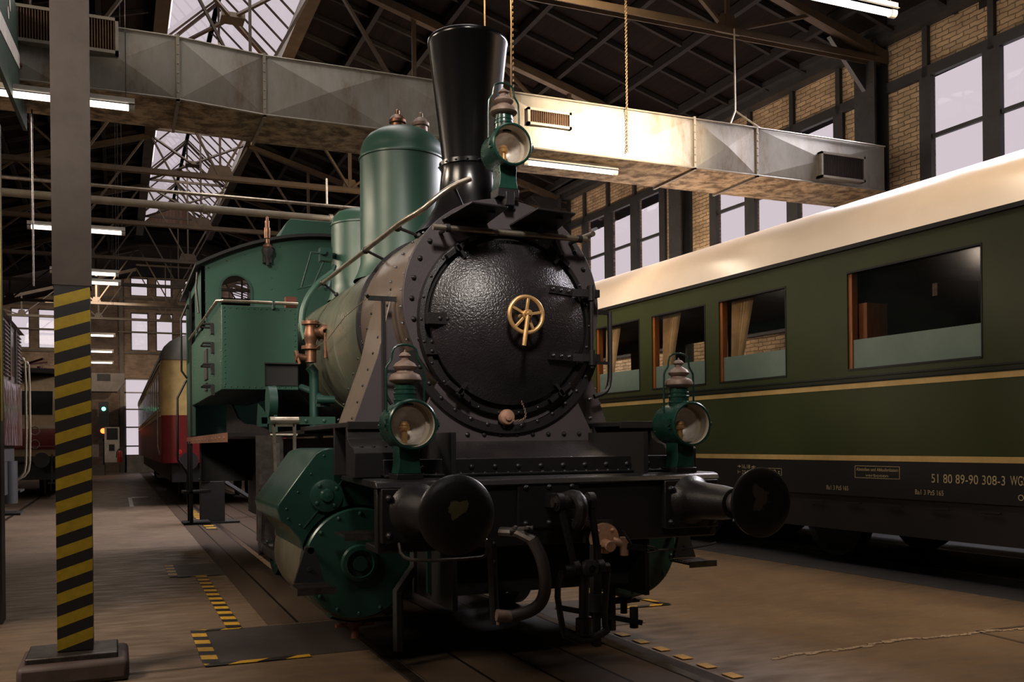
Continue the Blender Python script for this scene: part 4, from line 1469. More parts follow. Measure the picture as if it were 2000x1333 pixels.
# whistle
m = MB()
m.lathe([(.0, 0), (.05, 0), (.06, .02), (.05, .04), (.028, .06), (.03, .09), (.028, .11), (.036, .12), (.036, .24), (.026, .245), (.026, .32), (.018, .325), (.012, .37), (.0, .38)], (-.735, 6.92, 3.66), (0, 0, 1), 18)
wh = m.build('whistle', M['copper'], cab)
m = MB()
m.lathe([(.0, 3.46), (.02, 3.47), (.025, 3.55), (.065, 3.61), (.067, 3.655), (.0, 3.66)], (-.735, 6.92, 0), (0, 0, 1), 16).box(-.78, -.69, 6.92, 7.01, 3.5, 3.6)
m.build('whistle_mount', M['soot'], wh)

# --- cylinders and slanted steam chests
for sg in (-1, 1):
    pts = [(.62, 1.37), (1.148, 1.367), (1.195, 1.358), (1.23, 1.34), (1.462, 1.028), (1.467, 1.0), (1.45, .93), (1.39, .886), (1.33, .80), (1.31, .68), (1.20, .40), (.62, .40)]
    pts = [(sg * x, z) for x, z in pts]
    if sg > 0: pts.reverse()
    m = MB().prism(pts, 'y', 1.62, 2.62)
    cy = m.build('cylinder_block', M['green_cyl'] if sg < 0 else M['green_dark'], Lc, bevel=.008)
    m = MB()
    fp_ = [(1.18, 1.32), (1.26, 1.21), (1.34, 1.10), (1.41, 1.0), (1.10, 1.32), (1.00, 1.33), (1.40, .94), (1.33, .90)]
    m.rivets([(sg * x, 1.62, z) for x, z in fp_], (0, -1, 0), .009)
    m.rivets([(sg * (1.16 + .28 * k / 8 - .0), 1.66, 1.355 - .325 * max(0, (k - .6)) / 8) for k in range(9)], (0, 0, 1), .006)
    m.bar((sg * 1.02, 1.615, 1.22), (sg * 1.31, 1.615, .88), .006, .012, up=(0, 1, 0))
    m.build('rivets', M['green_dark'], cy)
    m = MB()
    m.lathe([(.335, .03), (.345, .0), (.345, -.04), (.335, -.05), (.12, -.055), (.11, -.075), (.085, -.08), (.08, -.06), (.05, -.06), (.045, -.075), (.0, -.075)], (sg * .975, 1.62, .65), (0, 1, 0), 64)
    m.rivets([(sg * .975 + .31 * math.cos(a), 1.57, .65 + .31 * math.sin(a)) for a in [2 * PI * i / 14 + .2 for i in range(14)]], (0, -1, 0), .016)
    m.build('cylinder_cover', M['green_cyl'] if sg < 0 else M['green_dark'], cy)
    m = MB()
    m.lathe([(.10, .0), (.10, -.03), (.085, -.035), (.045, -.04), (.035, -.06), (.0, -.065)], (sg * 1.17, 1.62, 1.075), (0, 1, 0), 32)
    m.rivets([(sg * 1.17 + .075 * math.cos(a), 1.585, 1.075 + .075 * math.sin(a)) for a in (PI * .2, PI * .7, PI * 1.2, PI * 1.7)], (0, -1, 0), .017)
    m.build('valve_chest_cover', M['green_cyl'] if sg < 0 else M['green_dark'], cy)
    m = MB()
    m.cyl((sg * .975, 1.62, .65), (sg * .975, 2.62, .65), .362, n=48)
    m.build('cylinder_wrapper', pbr('wrapper_greenish', (.12, .11, .075), .5) if sg < 0 else M['green_dark'], cy)
    m = MB()
    m.cyl((sg * .975, 1.72, .31), (sg * .975, 1.72, .16), .025, n=12).cyl((sg * .975, 1.72, .27), (sg * .975, 1.72, .24), .06, n=14).box(sg * .975 - .12, sg * .975 + .12, 1.70, 1.74, .235, .255)
    m.build('drain_cock', M['rust'] if sg < 0 else M['soot'], cy)
# steps in front of the cylinders
for sg in (-1, 1):
    m = MB()
    m.prism([(sg * 1.40, .57), (sg * 1.22, .57), (sg * 1.28, .78), (sg * 1.33, .78)] if sg < 0 else [(1.22, .57), (1.40, .57), (1.33, .78), (1.28, .78)], 'y', 1.44, 1.47)
    m.cyl((sg * 1.30, 1.44, .76), (sg * 1.30, 1.56, .76), .02, n=10).cyl((sg * 1.31, 1.43, .65), (sg * 1.31, 1.46, .65), .012, n=8)
    m.build('step_bracket', M['soot'], Lc)
    for (x0, x1, y0, y1, z) in ((1.20, 1.42, 1.22, 1.46, .56), (.92, 1.16, 1.16, 1.42, .865)):
        a, b_ = sorted((sg * x0, sg * x1))
        m = MB().box(a, b_, y0, y1, z - .012, z)
        for i in range(8):
            m.box(a + .01, b_ - .01, y0 + .015 + i * .028, y0 + .025 + i * .028, z, z + .008)
        m.box(a, b_, y0 - .004, y0, z - .03, z + .012)
        m.build('step_tread', M['steel_dark'], Lc)

# --- buffers
for sg in (-1, 1):
    x = sg * .875
    m = MB()
    m.box(x - .19, x + .19, .69, .74, .86, 1.15)
    m.rivets([(x + a, .69, z) for a in (-.15, .15) for z in (.90, 1.10)], (0, -1, 0), .024, 1.0, 6)
    m.lathe([(.15, .69), (.125, .66), (.112, .60), (.10, .38), (.09, .30), (.088, .26), (.0, .26)], (x, 0, 1.03), (0, 1, 0), 32)
    bf = m.build('buffer', M['black'], Lc, bevel=.004)
    m = MB().cyl((x, .30, 1.035), (x, .05, 1.045), .06, n=24)
    m.build('buffer_plunger', M['black_matt'], bf)
    m = MB()
    if sg < 0:
        m.lathe([(.0, -.0), (.05, .001), (.10, .006), (.15, .016), (.185, .03), (.192, .04), (.188, .055), (.06, .08)], (x, -.005, 1.05), (0, 1, 0), 56)
    else:
        m.lathe([(.0, .012), (.13, .012), (.18, .014), (.192, .022), (.188, .045), (.06, .07)], (x, -.005, 1.05), (0, 1, 0), 56)
    m.build('buffer_head', stained('buffer_face_%d' % (sg + 1), (.011, .0095, .010), (.11, .10, .045) if sg < 0 else (.07, .055, .04), .36, (x - .01, 0, 1.075), .088 if sg < 0 else .12), bf)

# --- coupling: hook plate and screw link
m = MB()
m.prism([(-.24, 1.17), (.09, 1.17), (.12, 1.14), (.12, .90), (-.27, .90), (-.27, 1.14)], 'y', .715, .74)
m.rivets([(x, .715, z) for x in (-.22, -.075, .07) for z in (1.135, .93)], (0, -1, 0), .022, 1.0, 6)
cp = m.build('drawhook_plate', M['black'], Lc, bevel=.006)
m = MB()
m.box(-.10, .02, .52, .72, 1.02, 1.10)
m.tube([(-.04, .60, 1.07), (-.04, .45, 1.10), (-.04, .37, 1.06), (-.04, .37, .98), (-.04, .43, .93)], .035, 10, smooth=1)
m.build('draw_hook', M['black'], cp)
m = MB().cyl((-.15, .48, 1.06), (.08, .48, 1.06), .036, n=20).cyl((-.165, .48, 1.06), (-.15, .48, 1.06), .028, n=6).cyl((.08, .48, 1.06), (.10, .48, 1.06), .028, n=6)
m.build('coupling_pin', M['steel_dark'], cp)
m = MB()
for x0, x1 in ((-.125, -.055), (.065, .095)):
    m.bar((x0, .47, 1.06), (x1, .43, .70), .026, .035)
    m.cyl((x0 - .018, .475, 1.06), (x0 + .018, .475, 1.06), .05, n=18).cyl((x1 - .018, .43, .70), (x1 + .018, .43, .70), .042, n=18)
m.build('coupling_link', M['black'], cp)
m = MB()
m.cyl((-.12, .43, .69), (.15, .43, .69), .030, n=16).lathe([(.045, -.03), (.05, 0), (.045, .02), (.02, .03)], (.015, .39, .70), (0, -1, 0), 20).cyl((.015, .43, .70), (.015, .37, .70), .02, n=10)
m.build('coupling_nut', M['black'], cp)
m = MB()
for x0, x1, x2 in ((-.13, -.17, -.14), (.15, .14, .12)):
    m.tube([(x0, .43, .69), (x1, .43, .60), (x2, .43, .40), (x2 + .02, .43, .33)], .018, 8, smooth=1)
m.tube([(-.13, .43, .35), (-.01, .41, .29), (.13, .43, .34)], .022, 8, smooth=1)
m.cyl((.0, .43, .68), (.0, .44, .40), .028, n=12).cyl((.0, .44, .42), (.0, .44, .33), .045, n=14)
m.build('hanging_shackle', M['black'], cp)
# second (heavy) coupling hanging behind
m = MB()
m.bar((.16, .60, .80), (.16, .60, .40), .05, .05).cyl((.16, .60, .52), (.16, .60, .42), .045, n=14).bar((.16, .60, .42), (.16, .60, .22), .04, .04)
m.bar((-.08, .62, .46), (.25, .60, .38), .02, .03).bar((.25, .60, .38), (.46, .60, .33), .02, .03)
m.cyl((.42, .62, .42), (.42, .62, .30), .025, n=12)
m.build('safety_hook', M['soot'], cp)
m = MB()
m.tube([(.30, .55, .77), (.20, .55, .76)], .012, 6)
# brass cock right of the coupling
m = MB()
m.box(.15, .33, .70, .74, .80, .93).rivets([(.18, .70, .9), (.29, .70, .9)], (0, -1, 0), .016, 1, 6)
m.build('cock_bracket', M['steel_dark'], Lc)
m = MB()
m.cyl((.24, .66, .83), (.24, .625, .83), .088, n=28)
m.rivets([(.24 + .065 * math.cos(a), .625, .83 + .065 * math.sin(a)) for a in (.8, 2.4, 4.0, 5.5)], (0, -1, 0), .014, 1, 6)
m.cyl((.235, .63, .80), (.235, .55, .79), .03, n=16).torus((.235, .56, .79), .026, .007, (0, 1, 0), 20, 6)
m.cyl((.26, .58, .82), (.33, .56, .80), .024, n=14).cyl((.325, .56, .84), (.325, .56, .735), .025, n=14)
vc = m.build('brass_cock', M['cock'], Lc)
m = MB()
m.bar((.33, .53, .79), (.44, .50, .775), .012, .035).tube([(.44, .50, .79), (.50, .49, .775), (.50, .49, .755), (.44, .50, .75)], .006, 6, smooth=1)
m.tube([(.31, .55, .88), (.35, .52, .80)], .007, 6)
m.tube([(.44, .50, .765), (.65, .52, .755), (.80, .50, .765), (.88, .45, .79)], .007, 6, smooth=1)
m.build('cock_handle', M['black'], vc)
# brake hose left of the coupling
m = MB()
m.tube([(-.42, .60, .90), (-.36, .50, .90), (-.30, .42, .86)], .03, 10).cyl((-.40, .52, .91), (-.29, .46, .92), .022, n=12)
m.rivets([(-.33, .45, .93), (-.38, .50, .93)], (0, 0, 1), .018)
hs = m.build('hose_elbow', M['steel_dark'], Lc)
m = MB().tube([(-.31, .43, .87), (-.27, .40, .78), (-.245, .40, .66), (-.25, .42, .54), (-.31, .45, .48), (-.42, .47, .46)], .034, 14, smooth=2)
m.build('brake_hose', M['hose'], hs)
m = MB().cyl((-.42, .47, .46), (-.50, .48, .47), .032, n=12).cyl((-.49, .48, .50), (-.49, .48, .42), .012, n=8)
m.build('hose_coupling', M['lampcap'], hs)
m = MB()
m.tube([(-.47, .62, .86), (-.47, .60, .62), (-.46, .60, .40)], .028, 10)
m.rivets([(-.47, .58, .84), (-.47, .58, .74)], (0, -1, 0), .015)
m.build('heating_pipe', M['black'], Lc)
# shunter's handrail under the left buffer
for sg in (-1,):
    m = MB().tube([(sg * .98, .66, .86), (sg * .98, .62, .80), (sg * .93, .55, .775), (sg * .60, .46, .783), (sg * .56, .46, .80), (sg * .565, .46, .90), (sg * .60, .60, .96)], .0095, 8, smooth=1)
    m.build('shunter_handle', M['steel_dark'], Lc)
# guard irons
for sg in (-1, 1):
    m = MB()
    m.tube([(sg * .64, 1.50, .95), (sg * .64, 1.50, .62), (sg * .7525, 1.50, .47), (sg * .7525, 1.50, .10)], .035, 6)
    m.build('guard_iron', M['soot'], Lc)
# --- wheels and motion
for k, yy in enumerate((3.35, 4.75, 6.15)):
    for sg in (-1, 1):
        m = MB()
        x = sg * .7525
        m.lathe([(.43, -.065), (.50, -.06), (.50, .03), (.53, .04), (.53, .065), (.42, .065)], (x, yy, .506), (-sg, 0, 0), 48)
        m.lathe([(.43, -.065), (.43, .065)], (x, yy, .506), (-sg, 0, 0), 48)
        m.cyl((x + sg * .08, yy, .506), (x - sg * .07, yy, .506), .12, n=24)
        for i in range(10):
            a = 2 * PI * i / 10
            m.bar((x, yy, .506), (x, yy + .44 * math.cos(a), .506 + .44 * math.sin(a)), .035, .05, up=(1, 0, 0))
        w_ = m.build('driving_wheel', M['green_dark'], Lc)
        m = MB().cyl((x + sg * .07, yy, .30), (x + sg * .22, yy, .30), .05, n=16)
        m.build('crank_pin', M['steel_dark'], w_)
    MB().cyl((-.75, yy, .506), (.75, yy, .506), .07, n=16).build('axle', M['soot'], Lc)
for sg in (-1, 1):
    m = MB()
    m.bar((sg * .93, 3.3, .30), (sg * .93, 6.2, .30), .04, .09)
    for yy in (3.35, 4.75, 6.15): m.cyl((sg * .90, yy, .30), (sg * .97, yy, .30), .09, n=20)
    m.build('coupling_rod', M['steel_dark'], Lc)
    m = MB()
    m.bar((sg * 1.02, 2.62, .65), (sg * 1.0, 4.75, .32), .035, .08).box(min(sg * .95, sg * 1.1), max(sg * .95, sg * 1.1), 3.0, 3.25, .57, .73)
    m.bar((sg * 1.02, 2.62, .80), (sg * 1.02, 3.7, .80), .05, .05).bar((sg * 1.02, 2.62, .50), (sg * 1.02, 3.7, .50), .05, .05)
    m.build('connecting_rod', M['steel_dark'], Lc)
    m = MB()
    m.bar((sg * 1.22, 3.2, 1.40), (sg * 1.24, 3.1, .70), .03, .07).bar((sg * 1.3, 3.55, 1.2), (sg * 1.32, 3.5, .55), .02, .05).bar((sg * 1.3, 2.7, 1.10), (sg * 1.3, 3.6, 1.05), .03, .04)
    m.box(min(sg * 1.08, sg * 1.3), max(sg * 1.08, sg * 1.3), 3.78, 3.82, .6, 1.47)
    m.build('valve_gear', M['steel_dark'], Lc)
m = MB()
m.box(-1.3, 1.3, 9.3, 9.6, .9, 1.48).bar((-1.45, 9.5, 1.45), (-1.45, 9.5, .35), .04, .1).bar((-1.45, 9.1, 1.45), (-1.45, 9.1, .35), .04, .1)
m.box(-1.55, -1.2, 9.05, 9.55, .33, .36).box(-1.55, -1.2, 9.05, 9.55, .75, .78)
m.build('cab_steps', M['soot'], Lc)


# =========================================================== SIGNAL LAMPS
def lamp():
    t = thing('signal_lamp', 'x', 'lamp', (0, 0, 0))
    # local: front looks to -y, base at z=0, glass centre z=.265
    g = M['lamp_green']
    gz = .268
    m = MB()
    m.lathe([(.075, .235), (.118, .225), (.128, .19), (.130, .02), (.138, .015), (.140, -.005), (.138, -.045), (.131, -.052), (.124, -.052), (.124, -.03), (.122, .0), (.122, .18), (.0, .2)], (0, -.06, gz), (0, 1, 0), 48)
    m.cyl((0, .175, gz), (0, .185, gz), .07, n=24)
    b_ = m.build('lamp_body', g, t, local=True)
    m = MB()
    m.lathe([(.1215, -.045), (.121, .045), (.100, .047)], (0, -.06, gz), (0, 1, 0), 48)
    m.build('inner_ring', M['innerpaint'], b_, local=True)
    m = MB()
    pr2 = [(.102, .045)] + [(.102 * math.cos(a), .045 + .10 * math.sin(a)) for a in [PI / 2 * i / 8 for i in range(1, 9)]]
    m.lathe(pr2, (0, -.06, gz), (0, 1, 0), 40)
    m.build('reflector', M['reflector'], b_, local=True)
    m = MB()
    m.lathe([(.12, .0), (.09, -.008), (.05, -.013), (.0, -.015)], (0, -.075, gz), (0, 1, 0), 40)
    m.build('front_glass', M['lens'], t, local=True)
    m = MB()
    m.cyl((-.02, .0, gz - .10), (-.02, .0, gz - .03), .017, n=16).lathe([(.018, 0), (.030, .008), (.032, .02), (.024, .03), (.028, .035), (.02, .05), (.012, .055), (.0, .056)], (-.02, 0, gz - .035), (0, 0, 1), 20)
    m.build('burner', M['gold'], t, local=True)
    # stack and cap
    m = MB()
    m.lathe([(.062, .375), (.063, .40), (.066, .403), (.066, .409), (.062, .412), (.062, .435), (.066, .438), (.066, .445), (.062, .448), (.061, .46), (.064, .463), (.064, .468), (.06, .471), (.058, .50)], (0, .04, 0), (0, 0, 1), 36)
    st = m.build('lamp_stack', g, t, local=True)
    m = MB()
    m.lathe([(.058, .495), (.082, .505), (.090, .515), (.090, .525), (.080, .545), (.060, .555), (.050, .558), (.045, .568), (.060, .578), (.066, .590), (.055, .608), (.035, .620), (.022, .628), (.022, .638), (.034, .648), (.032, .656), (.018, .668), (.006, .672), (.005, .682), (.0, .685)], (0, .04, 0), (0, 0, 1), 36)
    m.build('lamp_cap', M['lampcap'], t, local=True)
    m = MB()
    pts = [(-.108, .04, .34), (-.108, .04, .575), (-.098, .04, .60), (-.077, .04, .625), (-.074, .04, .66), (-.06, .04, .70), (0, .04, .715), (.06, .04, .70), (.074, .04, .66), (.077, .04, .625), (.098, .04, .60), (.108, .04, .575), (.108, .04, .34)]
    m.tube(pts, .0065, 8, smooth=1)
    m.build('carrying_handle', g, t, local=True)
    m = MB()
    m.prism([(-.068, 0), (.068, 0), (.062, .03), (.058, .06), (.060, .16), (-.060, .16), (-.058, .06), (-.062, .03)], 'y', -.03, .10)
    m.build('lamp_socket', M['lamp_green'], t, local=True, bevel=.004)
    for sg in (-1, 1):
        m = MB().box(sg * .135 - .012, sg * .135 + .012, -.09, -.055, gz - .03, gz + .03).cyl((sg * .155, -.075, gz), (sg * .13, -.075, gz), .016, n=10)
        m.build('ring_hinge' if sg > 0 else 'ring_catch', g, t, local=True)
    m = MB()
    for k in range(9):
        a = math.radians(100 + k * 20)
        m.rivets([(.129 * math.cos(a), .13, gz + .129 * math.sin(a))], (math.cos(a), 0, math.sin(a)), .004)
    m.build('rivets', g, b_, local=True)
    return t


l0 = lamp()
LL = ['green oil lamp on the near end of the buffer beam, beside the saddle',
      'green oil lamp on the far end of the buffer beam, against the green coach',
      'green oil lamp on the smokebox top, in front of the chimney']
for i, p in enumerate(((-.885, .80, 1.225), (.885, .80, 1.225), (0.01, 1.50, 3.045))):
    t = l0 if i == 0 else copy_tree(l0)
    t.location = p
    t['label'] = LL[i]
    t['group'] = 'oil signal lamps on the locomotive front'
m = MB()
m.box(-.96, -.81, .76, .94, 1.195, 1.225).box(.81, .96, .76, .94, 1.195, 1.225)
m.box(-.065, .085, 1.47, 1.60, 2.99, 3.045).box(-.02, .04, 1.44, 1.53, 2.93, 3.02)
build_split(m, 'lamp_bracket', M['black'], Lc, bevel=.003)

# =========================================================== GREEN COACH
cx_loc = ORG + Nv * 9.1
gc = thing('railway_coach', 'long dark green railway coach with cream roof and cream stripes', 'railway coach', tuple(cx_loc), PHI)
HW = 1.45
S0, S1 = -.5, 25.0
win = [(-.1, 1.5), (2.2, 3.5), (4.0, 5.3), (5.915, 7.565), (8.51, 9.76), (10.04, 11.29), (11.60, 12.85), (13.15, 14.4), (14.7, 15.95), (16.25, 17.5), (17.8, 19.05), (19.35, 20.6)]
win = [w for w in win if w[0] not in (2.2, 4.0)] + [(3.4, 5.05), (1.7, 2.9)]
win.sort()
WZ0, WZ1 = 2.125, 3.19
for sg in (-1, 1):
    m = MB()
    x0, x1 = sorted((sg * HW, sg * (HW - .05)))
    ss = sorted(set([S0, S1] + [v for w in win for v in w]))
    for a, b_ in zip(ss, ss[1:]):
        if any(w[0] < (a + b_) / 2 < w[1] for w in win):
            m.box(x0, x1, a, b_, 1.18, WZ0).box(x0, x1, a, b_, WZ1, 3.47)
        else:
            m.box(x0, x1, a, b_, 1.18, 3.47)
    bmesh.ops.remove_doubles(m.bm, verts=m.bm.verts[:], dist=1e-4)
    m.build('body_side', M['coach'], gc, local=True)
    m = MB()
    a, b_ = sorted((sg * (HW + .004), sg * (HW - .02)))
    m.box(a, b_, S0, S1, 1.158, 1.215)
    m.box(a, b_, S0, S1, 1.93, 1.985)
    m.build('side_stripe', M['stripe'], gc, local=True)
    m = MB()
    a, b_ = sorted((sg * (HW + .015), sg * (HW - .02)))
    m.box(a, b_, S0, S1, 2.00, 2.02).box(a, b_, S0, S1, 2.045, 2.065)
    a, b_ = sorted((sg * (HW + .03), sg * (HW - .02)))
    m.box(a, b_, S0, S1, 3.43, 3.475)
    m.build('side_moulding', M['coach_black'], gc, local=True)
    m = MB()
    a, b_ = sorted((sg * (HW + .002), sg * (HW - .03)))
    m.box(a, b_, S0, S1, .78, 1.16)
    m.build('solebar', M['coach_black'], gc, local=True)
    m = MB()
    a, b_ = sorted((sg * (HW - .03), sg * (HW - .05)))
    m.box(a, b_, S0, 8.6, .40, .80)
    m.box(a, b_, 10.2, S1, .52, .80)
    if sg < 0:
        for s_ in [5.2 + k * .55 for k in range(8)]: m.box(-HW - .01, -HW + .01, s_, s_ + .22, .70, .708)
    m.build('skirt_panel', M['coach_low'], gc, local=True)
m = MB()
prof = [(-1.48, 3.46), (-1.46, 3.50), (-1.40, 3.66), (-1.25, 3.885), (-1.0, 4.065), (-.7, 4.175), (-.3, 4.24), (0, 4.26)]
prof = prof + [(-x, z) for x, z in reversed(prof[:-1])]
inner = [(x * .97, z - .04) for x, z in prof]
m.prism(prof + list(reversed(inner)), 'y', S0, S1)
m.build('coach_roof', M['roofcream'], gc, local=True, ang=60)
m = MB()
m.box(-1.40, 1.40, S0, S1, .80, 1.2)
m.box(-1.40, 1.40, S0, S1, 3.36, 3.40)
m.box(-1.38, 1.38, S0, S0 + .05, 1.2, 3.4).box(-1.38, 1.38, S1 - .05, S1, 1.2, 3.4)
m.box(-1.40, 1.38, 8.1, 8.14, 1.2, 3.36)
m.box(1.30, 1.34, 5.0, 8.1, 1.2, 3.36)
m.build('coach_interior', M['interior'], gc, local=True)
for i, w in enumerate(win):
    f = MB()
    x = -HW
    for (a, b_, c, d) in ((w[0], w[1], WZ0, WZ0 + .02), (w[0], w[1], WZ1 - .02, WZ1), (w[0], w[0] + .015, WZ0, WZ1)):
        f.box(x - .006, x + .03, a, b_, c, d)
    fr = f.build('coach_window', M['coach_black'], gc, local=True)
    MB().quad((x + .03, w[0], WZ0), (x + .03, w[1], WZ0), (x + .03, w[1], WZ1), (x + .03, w[0], WZ1)).build('pane', M['coachglass'], fr, local=True)
    MB().box(x + .035, x + .045, w[0] + .01, w[1] - .02, WZ0, 2.455).build('frosted_band', M['frost'], fr, local=True)
    MB().box(x + .02, x + .10, w[1] - .05, w[1], WZ0, WZ1).build('wooden_jamb', M['wood'], fr, local=True)
    if w[1] - w[0] < 1.4:
        c = MB()
        zt, zb = WZ1 - .02, 2.40
        nn = 26
        top, bot = [], []
        for k in range(nn + 1):
            yv = k / nn
            dx = .018 * math.sin(k * 2.2)
            top.append((x + .13 + dx, w[1] - .10 - yv * .42, zt))
            bot.append((x + .13 + dx, w[1] - .08 - yv * .22, zb))
        A = [c.bm.verts.new(p) for p in top]; B = [c.bm.verts.new(p) for p in bot]
        for k in range(nn): c.bm.faces.new((A[k], A[k + 1], B[k + 1], B[k]))
        c.build('curtain', M['curtain'], fr, local=True)
    else:
        MB().box(x + .12, x + .42, w[1] - .16, w[1] - .05, 1.3, 2.85).build('wooden_panel', M['wood'], fr, local=True)
sgn = MB().box(-.97, -.965, 6.81, 6.87, 2.86, 2.99).build('compartment_sign', M['lampcap'], gc, local=True)
# wheels of the coach
for yy in (8.45, 10.95, 22.0, 2.2):
    for x in (-.73, .73):
        m = MB()
        m.lathe([(.0, -.04), (.12, -.06), (.40, -.03), (.46, -.065), (.46, .03), (.49, .035), (.49, .065), (.40, .06), (.0, .05)], (x, yy, .466), (-1 if x > 0 else 1, 0, 0), 40)
        m.build('coach_wheel', M['coach_black'], gc, local=True)
m = MB()
for y0 in (9.7, 21.0, 3.4):
    m.box(-1.05, -.95, y0 - 1.9, y0 + 1.9, .45, .72).box(.95, 1.05, y0 - 1.9, y0 + 1.9, .45, .72).box(-1.0, 1.0, y0 - .3, y0 + .3, .5, .78)
m.build('bogie_frame', M['coach_black'], gc, local=True)


def text_part(body, s_, z_, h, width, name='lettering'):
    """lettering on the coach side; s_ = left end seen from the hall"""
    cu = bpy.data.curves.new('txt', 'FONT')
    cu.body = body; cu.size = h / .72; cu.extrude = .0006; cu.space_character = 1.03
    to = bpy.data.objects.new('txt', cu); COL.objects.link(to)
    bpy.context.view_layer.update()
    me = bpy.data.meshes.new_from_object(to.evaluated_get(bpy.context.evaluated_depsgraph_get()))
    bpy.data.objects.remove(to)
    x_ = [v.co.x for v in me.vertices]
    xs = width / (max(x_) - min(x_))
    me.transform(Matrix.Translation((-min(x_), 0, 0)))
    R = Matrix(((0, 0, -1, -HW - .004), (-xs, 0, 0, s_), (0, 1, 0, z_), (0, 0, 0, 1)))
    me.transform(R)
    me.materials.clear(); me.materials.append(M['text'])
    o = bpy.data.objects.new(name, me); COL.objects.link(o); o.parent = gc
    return o


text_part('51 80 89-90 308-3', 6.495, .958, .088, .795)
text_part('WGS', 5.65, .962, .088, .155)
text_part('Ba1 3 PzS 165', 7.89, .835, .050, .318)
text_part('Ba1 3 PzS 165', 6.69, .835, .050, .332)
text_part('Or', 5.575, .828, .056, .09)
text_part('Absto\u00dfen und Ablaufenlassen', 7.455, 1.052, .036, .555)
text_part('verboten', 7.33, .993, .032, .30)
text_part('16,18 m', 9.325, 1.040, .048, .23)
text_part('23,50 m', 9.325, .968, .048, .23)
text_part('459 t', 8.86, .985, .052, .22)
m = MB()
X = -HW - .004


def line(m, s0, z0, s1, z1, w=.005):
    m.bar((X, s0, z0), (X, s1, z1), .002, w, up=(0, 0, 1) if abs(z1 - z0) < 1e-6 else (0, 1, 0))


for (a, b_, c, d) in ((7.475, 6.88, .976, 1.106), (9.0, 8.61, .968, 1.052)):
    m.box(X - .001, X + .004, b_, a, c, c + .005).box(X - .001, X + .004, b_, a, d - .005, d).box(X - .001, X + .004, a - .005, a, c, d).box(X - .001, X + .004, b_, b_ + .005, c, d)
for s_, dr_ in ((9.41, 1), (9.07, -1)):
    m.box(X - .001, X + .004, s_ - .06 if dr_ > 0 else s_, s_ if dr_ > 0 else s_ + .06, 1.060, 1.067)
    tip = s_ - .06 if dr_ > 0 else s_
    bs = tip + (.03 if dr_ > 0 else 0) if dr_ > 0 else tip
    if dr_ > 0: m.prism([(tip - .005, 1.0635), (tip + .03, 1.080), (tip + .03, 1.047)], 'x', X - .001, X + .004)
    else: m.prism([(s_ + .065, 1.0635), (s_ + .03, 1.080), (s_ + .03, 1.047)], 'x', X - .001, X + .004)
m.box(X - .001, X + .004, 9.40, 9.406, .975, 1.015).box(X - .001, X + .004, 9.35, 9.40, .992, .998)
m.build('lettering', M['text'], gc, local=True)

# =========================================================== CREAM AND RED COACH
rc = thing('railway_coach', 'cream and dark red coach with a domed grey roof behind the locomotive cab', 'railway coach', (0, 18.7, 0))


def half_loop(z, w):     # outline of the body in plan at this width with rounded end
    return None


def body_ring(m, w, z, y0, y1, r):
    pts = []
    for i in range(9):
        a = PI / 2 * i / 8
        pts.append((-w + r - r * math.cos(a), y0 + r - r * math.sin(a)))
    for i in range(9):
        a = PI / 2 * i / 8
        pts.append((w - r + r * math.sin(a), y0 + r - r * math.cos(a)))
    pts += [(w, y1), (-w, y1)]
    return [m.bm.verts.new((x, y, z)) for x, y in pts]


W2 = 1.42
m = MB(); m.loft([body_ring(m, W2, 2.10, 0, 26, .35), body_ring(m, W2, 3.38, 0, 26, .35)]); m.build('upper_body', M['cream2'], rc, local=True)
m = MB(); m.loft([body_ring(m, W2 + .004, 1.0, -.004, 26, .35), body_ring(m, W2 + .004, 2.10, -.004, 26, .35)]); m.build('lower_body', M['red2'], rc, local=True)
m = MB()
rings = []
for k in range(8):
    a = PI / 2 * k / 7
    rings.append(body_ring(m, max(.12, (W2 + .03) * math.cos(a) ** .75), 3.38 + .76 * math.sin(a), -.02 + 1.3 * (1 - math.cos(a)), 26, min(.35, .35 * math.cos(a) + .05)))
m.loft(rings)
m.build('coach_roof', M['greyroof'], rc, local=True, ang=50)
m = MB()
for k in range(16):
    y = 1.3 + k * 1.5
    m.box(-W2 - .01, -W2 + .05, y, y + 1.1, 2.3, 3.15)
wn = m.build('window_band', pbr('coach_window_dark', (.02, .018, .018), .15), rc, local=True)
m = MB()
m.box(-W2 - .03, -W2, .5, 25.5, 3.30, 3.34).box(-W2 - .02, -W2, .5, 25.5, 2.2, 2.23).box(-W2 - .02, -W2, .5, 25.5, 2.08, 2.11)
m.tube([(-W2 - .03, .55, 1.2), (-W2 - .07, .55, 1.4), (-W2 - .07, .55, 2.3), (-W2 - .03, .55, 2.4)], .015, 6)
m.build('side_trim', M['steel'], rc, local=True)
m = MB()
m.box(-1.2, 1.2, .2, 25.8, .55, 1.0).box(-1.5, -1.3, .6, 1.4, .35, .40).box(-1.5, -1.3, .6, 1.4, .65, .70)
for y in (2, 4.5, 21, 23.5):
    for x in (-.75, .75): m.cyl((x - .06, y, .467), (x + .06, y, .467), .46, n=32)
m.cyl((-.875, -.6, 1.05), (-.875, 0, 1.05), .1, n=16).cyl((-.875, -.62, 1.05), (-.875, -.58, 1.05), .2, n=24)
m.cyl((.875, -.6, 1.05), (.875, 0, 1.05), .1, n=16).cyl((.875, -.62, 1.05), (.875, -.58, 1.05), .2, n=24)
m.build('underframe', M['coach_black'], rc, local=True)
m = MB().lathe([(.0, -.03), (.05, -.03), (.06, 0)], (-1.05, .0, 1.25), (0, 1, 0), 16)
m.build('tail_lamp', pbr('tail_red', (.4, .02, .02), .3), rc, local=True)

